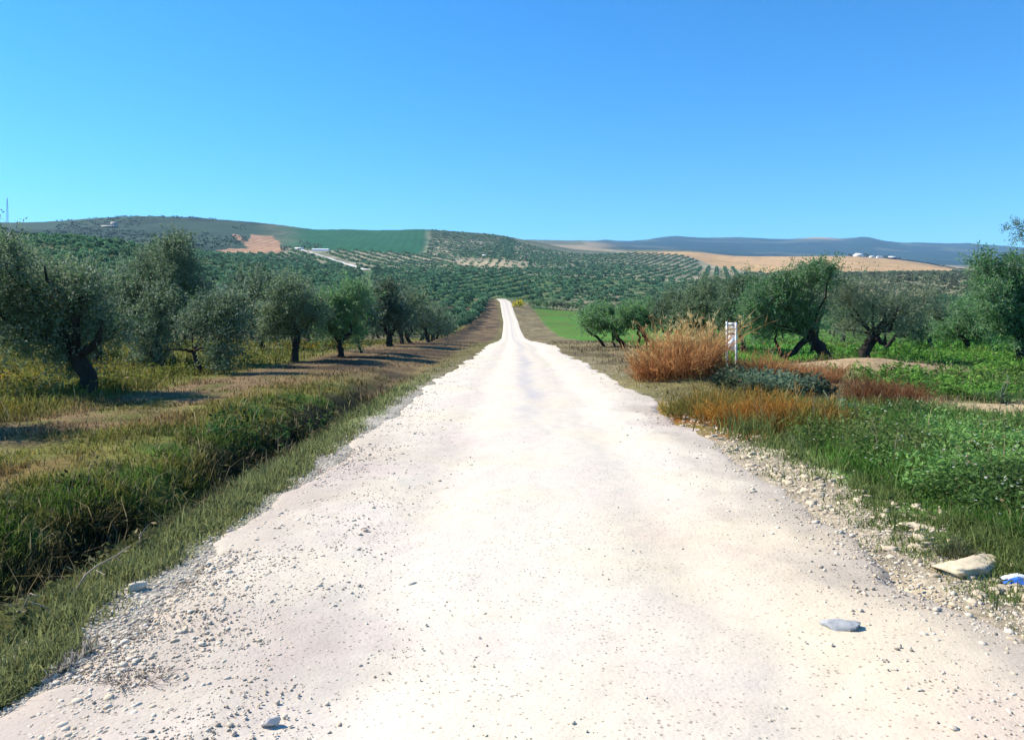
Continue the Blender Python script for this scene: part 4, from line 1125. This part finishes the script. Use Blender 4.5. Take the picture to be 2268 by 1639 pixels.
def grass_field(name, label, n, side, y0, y1, seed):
    r = np.random.default_rng(seed)
    u0, u1 = (-420, 1120) if side < 0 else (1150, 2690)
    x, y = scatter(n, u0, u1, y0, y1, r)
    dl = edge_l(y) - x; dr = x - edge_r(y)
    pt = fbm(x * 1.1, y * 1.1, 91, 3); pt2 = fbm(x * 3.1, y * 3.1, 92, 2)
    if side < 0:
        keep = (dl > -0.06 + 0.55 * (fbm(x * 2.2, y * 2.2, 93, 3) - 0.42))
        h = np.interp(dl, [0, 0.3, 0.7, 1.3, 2.0, 3.0, 3.6, 5.0, 6.0, 8], [0.05, 0.11, 0.16, 0.17, 0.12, 0.10, 0.06, 0.07, 0.20, 0.22])
        dens = np.interp(dl, [0, 0.25, 0.6, 1.2, 3, 3.6, 5, 5.8], [0.55, 1.0, 1, 1, 0.9, 0.45, 0.5, 1])
        hb = np.where((y > 20) & (dl < 5.5), 0.06, h); k = sstep(17, 23, y); h = h * (1 - k) + hb * k
        dens = dens * (1 - k * 0.45 * (dl < 5.5))
    else:
        keep = (dr > -0.05 + 0.7 * (fbm(x * 2.0, y * 2.0, 99, 3) - 0.40))
        h = np.interp(dr, [0, 0.5, 0.9, 1.5, 3], [0.04, 0.07, 0.15, 0.17, 0.17])
        dens = np.interp(dr, [0, 0.4, 0.8, 1.2], [0.12, 0.25, 0.8, 1])
        k = sstep(14, 16, y); h = h * (1 - k) + 0.10 * k
        dens = dens * (1 - 0.3 * k)
        bare = np.maximum(np.exp(-((x - 9.9 - (y - 13.5) * 0.1) / 2.2) ** 4 - ((y - 13.5) / 1.25) ** 4), np.exp(-((x - 10.3) / 2.0) ** 2 - ((y - 22.2) / 1.1) ** 2)) * 1.4
        dens = dens * np.clip(1 - bare, 0.03, 1)
        f = sstep(9.5, 11.0, y) * (1 - sstep(14.2, 15.5, y)) * (dr < 2.2)
        h = np.where(f > 0.4, 0.30, h)
        h = np.where((y > 24) & (dr > 3.5), 0.16, h)
    dens = dens * (0.25 + 1.1 * sstep(0.3, 0.6, pt)) * (0.35 + 0.9 * sstep(0.35, 0.6, pt2))
    keep &= r.uniform(size=n) < dens
    x, y, h, pt, pt2, dl, dr = x[keep], y[keep], h[keep], pt[keep], pt2[keep], dl[keep], dr[keep]
    m = len(x)
    h = h * r.uniform(0.45, 1.35, m) * (0.55 + 0.9 * pt)
    tall = r.uniform(size=m) < 0.006
    h = np.where(tall, h * 1.9 + 0.05, h)
    w = (0.0035 + 0.00085 * y) * r.uniform(0.6, 1.5, m)
    lean = np.abs(r.normal(size=m)) * 0.55 + 0.08
    c = near_colour(x, y) * (0.6 + 0.8 * fbm(x * 1.9 + 5, y * 1.9, 102, 2))[:, None] * r.uniform(0.5, 1.6, (m, 1)) * (1 + r.normal(size=(m, 3)) * 0.07)
    straw = r.uniform(size=m) < np.where(dl > 0, np.where((dl > 0.5) & (dl < 3.5), 0.13, 0.06), 0.03)
    c = np.where((straw | tall)[:, None], np.array([0.30, 0.25, 0.13]) * r.uniform(0.6, 1.2, (m, 1)), c)
    pale = (dl > 0) & (dl < 0.5)
    c = np.where(pale[:, None], np.array([0.19, 0.205, 0.080]) * r.uniform(0.6, 1.5, (m, 1)), c)
    edge_ = (dr > -0.3) & (dr < 0.8) & (y < 11)
    c = np.where(edge_[:, None], np.array([0.155, 0.200, 0.062]) * r.uniform(0.55, 1.5, (m, 1)), c)
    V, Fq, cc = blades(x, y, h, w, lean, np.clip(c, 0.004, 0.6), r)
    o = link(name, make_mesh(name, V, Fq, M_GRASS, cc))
    print(name, m)
    return tag(o, label, "grass", kind="stuff")
grass_field("field_grass", "olive and brown grass on the ditch, verge and grove floor left of the track", 330000, -1, 2.9, 60, 701)
grass_field("verge_grass", "green, tan and rust coloured grass covering the ground right of the track", 330000, 1, 3.4, 75, 702)

def weeds(name, label, n, test, y0, y1, u0, u1, seed, ca, cb, size, hgt, per=16):
    """broad leaved weeds: leaf rosettes and leafy stems"""
    r = np.random.default_rng(seed)
    x, y = scatter(n, u0, u1, y0, y1, r)
    k = test(x, y, r); x, y = x[k], y[k]; z = ground(x, y); m = len(x)
    ci = np.repeat(np.arange(m), per); q = len(ci)
    hh = hgt * r.uniform(0.4, 1.3, m)
    t = r.uniform(0, 1, q)
    P = np.stack([x[ci], y[ci], z[ci] + t * hh[ci]], -1) + r.normal(size=(q, 3)) * np.array([0.06, 0.06, 0.01]) * (hgt / 0.25)
    D = unit(r.normal(size=(q, 3)) * np.array([1, 1, 0.4]) + np.array([0, 0, 0.35]))
    s = size * r.uniform(0.5, 1.3, q) * (1 + 0.03 * y[ci])
    V, Fq = leaf_quads(P, D, s, s * 0.42, r)
    mix = np.clip(r.uniform(0, 1, q) * 0.6 + r.uniform(0, 0.5, m)[ci], 0, 1)[:, None]
    pat = fbm(x * 1.4, y * 1.1, seed, 3); pat2 = fbm(x * 0.7 + 9, y * 0.6, seed + 1, 3)
    col = (ca * (1 - mix) + cb * mix) * (0.45 + 1.15 * sstep(0.3, 0.65, pat))[ci][:, None]
    yel = (sstep(0.5, 0.66, pat2)[ci] * r.uniform(0.2, 1, q))[:, None]
    col = col * (1 - 0.7 * yel) + np.array([0.17, 0.185, 0.055]) * 0.7 * yel
    dead = r.uniform(size=q) < 0.03
    col = np.where(dead[:, None], np.array([0.30, 0.24, 0.13]), col)
    tag(link(name, make_mesh(name, V, Fq, M_GRASS, np.repeat(col, 4, 0))), label, "weeds", kind="stuff")
def t_ditch(x, y, r): d = edge_l(y) - x; return (d > 0.45) & (d < 2.2 + 0.4 * (fbm(x, y, 5, 2) - .5)) & (r.uniform(size=len(x)) < 0.3 + 1.0 * sstep(0.4, 0.6, fbm(x * 1.2, y * 0.9, 94, 3)))
weeds("ditch_weeds", "leafy weeds tinted dark for shade, growing in the ditch left of the track", 2300, t_ditch, 3.0, 16, -300, 900, 711, np.array([0.022, 0.030, 0.012]), np.array([0.095, 0.090, 0.035]), 0.045, 0.16)  # leaf colours darkened to carry the shadow in the ditch
def t_lush(x, y, r): d = x - edge_r(y); return (d > 0.9) & ((y < 10.5) | (x > 5.6)) & (y < np.where(x > 7.0, 11.6, 13.2)) & (r.uniform(size=len(x)) < 0.15 + 1.0 * sstep(0.42, 0.6, fbm(x * 0.9, y * 0.9, 95, 3)))
weeds("bank_weeds", "lush green leafy weeds on the bank right of the track", 11000, t_lush, 4.2, 13.2, 1700, 2650, 712, np.array([0.050, 0.120, 0.026]), np.array([0.20, 0.34, 0.095]), 0.040, 0.22)
def t_grey(x, y, r): return (np.abs((x - 5.6) / 1.2) ** 2 + np.abs((y - 16.6) / 1.0) ** 2 < 1)
weeds("verge_weeds", "grey green leafy weeds in front of the rust coloured dry bush", 900, t_grey, 15, 18.5, 1540, 1850, 713, np.array([0.05, 0.085, 0.045]), np.array([0.14, 0.19, 0.12]), 0.08, 0.28)
def t_dark(x, y, r): d = edge_l(y) - x; return ((d - 1.6) / 0.9) ** 2 + ((y - 12.5) / 2.2) ** 2 < 1
weeds("clump_weeds", "dark green broad leaved clumps on the left verge ahead", 380, t_dark, 9.5, 15.5, 450, 850, 714, np.array([0.016, 0.045, 0.018]), np.array([0.055, 0.115, 0.03]), 0.055, 0.13)
def t_left(x, y, r): return (edge_l(y) - x > 6.2) & (r.uniform(size=len(x)) < 0.2 + sstep(0.45, 0.6, fbm(x * 0.6, y * 0.5, 96, 3)))
weeds("grove_weeds", "green and yellow weeds under the olive trees at the left", 4200, t_left, 11, 40, -300, 750, 715, np.array([0.055, 0.080, 0.018]), np.array([0.15, 0.145, 0.026]), 0.06, 0.28)
def t_right(x, y, r): return (x > 8.6) & (r.uniform(size=len(x)) < 0.2 + sstep(0.45, 0.6, fbm(x * 0.6, y * 0.5, 97, 3))) & ~((y > 12.0) & (y < 15.0) & (x < 13.5)) & ~(((x - 10.3) / 2.2) ** 2 + ((y - 22.2) / 1.2) ** 2 < 1)
weeds("meadow_weeds", "green weeds under the olive trees at the right", 3800, t_right, 12, 40, 1800, 2650, 716, np.array([0.050, 0.135, 0.022]), np.array([0.17, 0.30, 0.055]), 0.07, 0.24)

# small white flowers in the lush grass
def flowers(n=420):
    r = np.random.default_rng(720); acc = Acc()
    x, y = scatter(n, 1800, 2600, 4.6, 11, r)
    k = (x - edge_r(y) > 0.8) & (fbm(x * 1.5, y * 1.5, 98, 2) > 0.42); x, y = x[k], y[k]; z = ground(x, y) + r.uniform(0.14, 0.38, len(x))
    for a, b, c in zip(x, y, z):
        m = 7; ang = np.linspace(0, 6.283, m, endpoint=False); tilt = r.normal(size=2) * 0.4
        D = np.stack([np.cos(ang), np.sin(ang), np.cos(ang) * tilt[0] + np.sin(ang) * tilt[1]], -1)
        V, Fq = leaf_quads(np.tile([a, b, c], (m, 1)), D, 0.013, 0.009, r)
        acc.add(V, Fq, np.array([0.72, 0.70, 0.60]))
    tag(link("daisies", acc.mesh("daisies", M_GRASS)), "small white daisies scattered in the lush grass at the right", "flowers", kind="stuff")
flowers()

# ------------------------------------------------------------------ single plants and bits
def stem_clump(name, label, cat, loc, n, h, spread, ca, cb, seed, wd=0.008, lean=0.5, heads=False, arch=0.3):
    r = np.random.default_rng(seed)
    t = thing(name, label, cat, loc)
    a = Acc(); hd = Acc()
    for i in range(n):
        ang = r.uniform(0, 6.283); q = r.uniform() ** 0.6
        p0 = np.array([math.cos(ang) * spread[0] * q, math.sin(ang) * spread[1] * q, 0.0])
        p0[2] = g1(loc[0] + p0[0], loc[1] + p0[1]) - loc[2] - 0.02
        d = np.array([math.cos(ang) * q, math.sin(ang) * q, 0]) * lean + r.normal(size=3) * np.array([0.25, 0.25, 0])
        L = h * (r.uniform(0.30, 0.95) if r.uniform() < 0.85 else r.uniform(0.9, 1.4)) * (1.1 - 0.40 * q) * (0.55 + 0.9 * float(vnoise(p0[0] * 2.6 + seed, p0[1] * 2.6, 6)))
        tt = np.linspace(0, 1, 5)[:, None]
        p = p0 + np.array([0, 0, 1.0]) * L * (tt - arch * tt ** 3 * 0.5) + d * L * (tt ** 1.6)
        V, Fq = tube(p, wd * np.array([0.6, 0.55, 0.5, 0.4, 0.2]), 3, None)
        Fq = Fq[:-1]
        L_ = L / h; mix = np.clip(r.uniform() * 0.8 + 0.5 * (L_ - 0.6), 0, 1); a.add(V, Fq, ca * (1 - mix) + cb * mix)
        m = 6
        ti = r.uniform(0.25, 1, m)
        P = np.stack([np.interp(ti, tt[:, 0], p[:, k]) for k in range(3)], -1)
        V, Fq = leaf_quads(P, unit(p[-1] - p[0]) * 1.6 + r.normal(size=(m, 3)) * 0.75, (0.16 * h + 0.03) * r.uniform(0.6, 1.7, m), 0.010 * h + 0.004, r)
        a.add(V, Fq, (ca * (1 - mix) + cb * mix) * 1.1)
        if heads:
            V, Fq = leaf_quads(p[-1] + r.normal(size=(8, 3)) * 0.02, r.normal(size=(8, 3)) + np.array([0, 0, 1.2]), 0.08, 0.016, r)
            hd.add(V, Fq, cb * 1.25)
    link("stems", a.mesh("stems", M_GRASS), t)
    if heads: link("seed_heads", hd.mesh("seed_heads", M_GRASS), t)
    return t
RUST_A, RUST_B = np.array([0.31, 0.12, 0.048]), np.array([0.62, 0.37, 0.15])
STRAW_A, STRAW_B = np.array([0.30, 0.20, 0.07]), np.array([0.58, 0.46, 0.22])
x, y, z = at(1500, 18.2)
stem_clump("dry_bush", "large rust coloured dry bush at the right edge of the track", "bush", (x, y, z), 850, 1.10, (0.98, 0.9), RUST_A, RUST_B, 801, 0.011, 0.42)
x, y, z = at(1530, 18.7)
stem_clump("dry_reeds", "tall straw coloured dry stalks beside the white marker", "grass clump", (x, y, z), 320, 1.25, (0.62, 0.5), STRAW_A, STRAW_B, 802, 0.016, 0.18, True)
x, y, z = at(1480, 18.8)
stem_clump("dry_grass_clump", "yellow dry grass clump on the left flank of the rust coloured bush", "grass clump", (x, y, z), 300, 0.95, (0.7, 0.5), STRAW_A, STRAW_B, 803, 0.012, 0.3, True)
x, y, z = at(1712, 18.9)
stem_clump("low_dry_bush", "low brown dry growth right of the white marker", "bush", (x, y, z), 820, 0.60, (1.65, 0.75), RUST_A * 0.9, RUST_B * 0.85, 804, 0.012, 0.45)
x, y, z = at(1960, 15.2)
stem_clump("red_grass_clump", "reddish brown grass clump in the green at the right", "grass clump", (x, y, z), 380, 0.45, (0.75, 0.55), np.array([0.16, 0.06, 0.03]), np.array([0.27, 0.14, 0.06]), 805, 0.009, 0.4)
x, y, z = at(1690, 11.6)
stem_clump("orange_grass_clump", "orange dry grass clump on the verge before the grey thistle", "grass clump", (x, y, z), 620, 0.46, (0.95, 0.6), np.array([0.28, 0.125, 0.022]), np.array([0.52, 0.28, 0.06]), 806, 0.006, 0.35)
x, y, z = at(1560, 12.6)
stem_clump("olive_grass_clump", "olive yellow grass clump at the gravel edge below the rust bush", "grass clump", (x, y, z), 420, 0.42, (0.7, 0.6), np.array([0.13, 0.115, 0.025]), np.array([0.26, 0.22, 0.06]), 807, 0.006, 0.35)
x, y, z = at(310, 3.52)
stem_clump("dead_weed", "dead grey brown weed lying on the gravel near the lower left corner", "weed", (x, y, z), 36, 0.075, (0.11, 0.05), np.array([0.12, 0.10, 0.08]), np.array([0.28, 0.24, 0.20]), 808, 0.0045, 1.2)
x, y, z = at(2110, 5.75)
stem_clump("small_tuft", "small grey green tuft growing at the foot of the clay bank", "grass clump", (x - 0.25, y - 0.45, z), 60, 0.16, (0.09, 0.07), np.array([0.06, 0.075, 0.035]), np.array([0.14, 0.15, 0.08]), 809, 0.005, 0.5)
# yellow flowering bush far up the road
def yellow_bush():
    y = 292.0; x, _, z = at(1147, y)
    t = thing("flowering_bush", "bright yellow flowering bush at the far bend of the track", "bush", (x, y, z))
    r = np.random.default_rng(811); a = Acc()
    for _ in range(7):
        limb_mesh(a, (0, 0, -0.1), (r.normal() * 0.8, r.normal() * 0.6, r.uniform(0.9, 1.8)), 0.05, 0.02, r, 0.4, 4, 4)
    link("stems", a.mesh("bush_stems", M_BARK), t)
    B = [((0, 0, 1.4), (1.5, 1.2, 1.4), 1), ((0.9, 0, 1.0), (1.1, 0.9, 1.0), 1), ((-0.8, 0, 1.0), (0.9, 0.9, 0.9), 1)]
    link("blossom", crown_leaves(B, 900, 0.4, 0.25, r, np.array([0.40, 0.38, 0.01]), np.array([0.75, 0.66, 0.01]), 0.1, 0.3).mesh("blossom", M_GRASS), t)
yellow_bush()

# thistle with long grey leaves
def thistle(label, u, y, s, seed, n=26, ca=(0.10, 0.15, 0.12), cb=(0.26, 0.34, 0.29)):
    x, _, z = at(u, y); r = np.random.default_rng(seed)
    t = thing("thistle", label, "thistle", (x, y, z)); a = Acc()
    for i in range(n):
        ang = r.uniform(0, 6.283); L = s * r.uniform(0.5, 1.1); rise = r.uniform(0.35, 1.2)
        d = np.array([math.cos(ang), math.sin(ang), 0]); sd = np.array([-d[1], d[0], 0])
        tt = np.linspace(0, 1, 7)
        mid = d * (L * tt)[:, None] + np.array([0, 0, 1.0]) * (L * rise * (tt - 0.75 * tt ** 2) + 0.03)[:, None]
        w = 0.032 * s * np.sin(np.pi * np.clip(tt * 0.92 + 0.08, 0, 1)) * np.where(np.arange(7) % 2, 1.25, 0.75) + 0.002
        up = np.array([0, 0, 0.35]) * w[:, None]
        V = np.stack([mid - sd * w[:, None] + up, mid, mid + sd * w[:, None] + up], 1).reshape(-1, 3)
        idx = np.arange(21).reshape(7, 3)
        Q = np.stack([idx[:-1, :-1], idx[:-1, 1:], idx[1:, 1:], idx[1:, :-1]], -1).reshape(-1, 4)
        m = r.uniform(); a.add(V, Q, np.array(ca) * (1 - m) + np.array(cb) * m)
    link("leaves", a.mesh("thistle_leaves", M_GRASS), t)
    b = Acc(); 
    for _ in range(3): limb_mesh(b, (0, 0, -0.02), (r.normal() * 0.08, r.normal() * 0.08, s * r.uniform(0.5, 0.8)), 0.012, 0.006, r, 0.3, 5, 5)
    link("stem", b.mesh("thistle_stem", mat_plain("thistle_stem", (0.08, 0.11, 0.06), (0.16, 0.2, 0.12))), t)
thistle("grey green thistle with long pointed leaves beside the orange grass", 1850, 12.4, 0.60, 821, 30, (0.085, 0.15, 0.075), (0.24, 0.33, 0.22))
thistle("dark thistle plant on the sandy patch at the far right", 2215, 14.6, 0.7, 822, 26, (0.04, 0.08, 0.03), (0.10, 0.17, 0.07))
thistle("small pale thistle at the right frame edge above the clay bank", 2262, 6.2, 0.26, 823, 16, (0.07, 0.13, 0.05), (0.22, 0.30, 0.14))

# bare twigs in the ditch
def twig(label, u, v, L, rz, seed):
    y = EYE * F / (v - 692); x = (u - 1134) / F * y; z = g1(x, y) + 0.05
    r = np.random.default_rng(seed); a = Acc()
    p = limb_mesh(a, (0, 0, 0), (L, 0.05, L * 0.45), 0.008, 0.004, r, 0.5, 7, 5)
    limb_mesh(a, np.array(p) * 0.55, (L * 0.75, -0.12, L * 0.6), 0.005, 0.002, r, 0.4, 5, 4)
    limb_mesh(a, np.array(p) * 0.8, (L * 1.05, 0.16, L * 0.42), 0.004, 0.002, r, 0.4, 5, 4)
    o = link("twig", a.mesh("twig", M_TWIG)); o.location = (x, y, z); o.rotation_euler = (0, 0, rz)
    tag(o, label, "twig")
M_TWIG = mat_plain("dry_twig", (0.22, 0.17, 0.12), (0.40, 0.33, 0.25), 20)
twig("bare pale twig arching out of the shaded ditch", 120, 1330, 0.32, 0.4, 831)
twig("forked dry twig lying in the ditch at the left frame edge", 10, 1370, 0.28, -0.5, 832)
twig("thin dry twig standing up from the dark weeds in the ditch", 250, 1230, 0.30, 1.2, 833)

# crumpled blue plastic at the right frame edge
def plastic():
    y = 4.78; x = (2258 - 1134) / F * y; z = g1(x, y)
    t = thing("plastic_bag", "crumpled blue and white plastic bag on the clay at the right frame edge", "plastic bag", (x, y, z), -0.35)
    r = np.random.default_rng(841)
    def sheet(nx, ny, lx, ly, hgt, seed, z0):
        X, Y = np.meshgrid(np.linspace(-1, 1, nx), np.linspace(-1, 1, ny))
        Z = hgt * (1 - X ** 2) * (1 - 0.8 * Y ** 2) + 0.022 * (fbm(X * 3 + 5, Y * 3, seed, 3) - 0.5) + z0
        V = np.stack([X * lx, Y * ly + 0.012 * fbm(X * 4, Y, seed + 3, 2), Z], -1).reshape(-1, 3)
        i = np.arange(nx * ny).reshape(ny, nx)
        return V, np.stack([i[:-1, :-1], i[:-1, 1:], i[1:, 1:], i[1:, :-1]], -1).reshape(-1, 4)
    blue = mat_plain("blue_plastic", (0.02, 0.09, 0.42), (0.05, 0.18, 0.62), 9, 0.3, 0.3, 0.01, spec=0.5)
    white = mat_plain("white_plastic", (0.7, 0.74, 0.8), (0.82, 0.84, 0.88), 9, 0.35, 0.2, 0.01, spec=0.5)
    V, Q = sheet(22, 14, 0.085, 0.035, 0.045, 5, 0.004); o = link("body", make_mesh("bag_body", V, Q, blue, None, True), t)
    V, Q = sheet(22, 10, 0.09, 0.02, 0.03, 9, 0.012); V[:, 1] += 0.045; V[:, 2] += 0.012; link("rim", make_mesh("bag_rim", V, Q, white, None, True), t)
plastic()

# ------------------------------------------------------------------ haze between the near ground and the far hills
def haze():
    V, Q = boxV(-11500, 11500, -60, 10400, -60, 620)
    me = make_mesh("haze", V, Q)
    b = NB("haze_air")
    pv = b.n("ShaderNodeVolumePrincipled")
    pv.inputs["Color"].default_value = (0.36, 0.66, 1.0, 1)
    pv.inputs["Density"].default_value = 0.00008
    pv.inputs["Anisotropy"].default_value = 0.0
    b.l(pv.outputs[0], b.out.inputs["Volume"])
    me.materials.append(b.m)
    tag(link("haze", me), "thin blue haze hanging over the valley", "haze", kind="stuff")
haze()
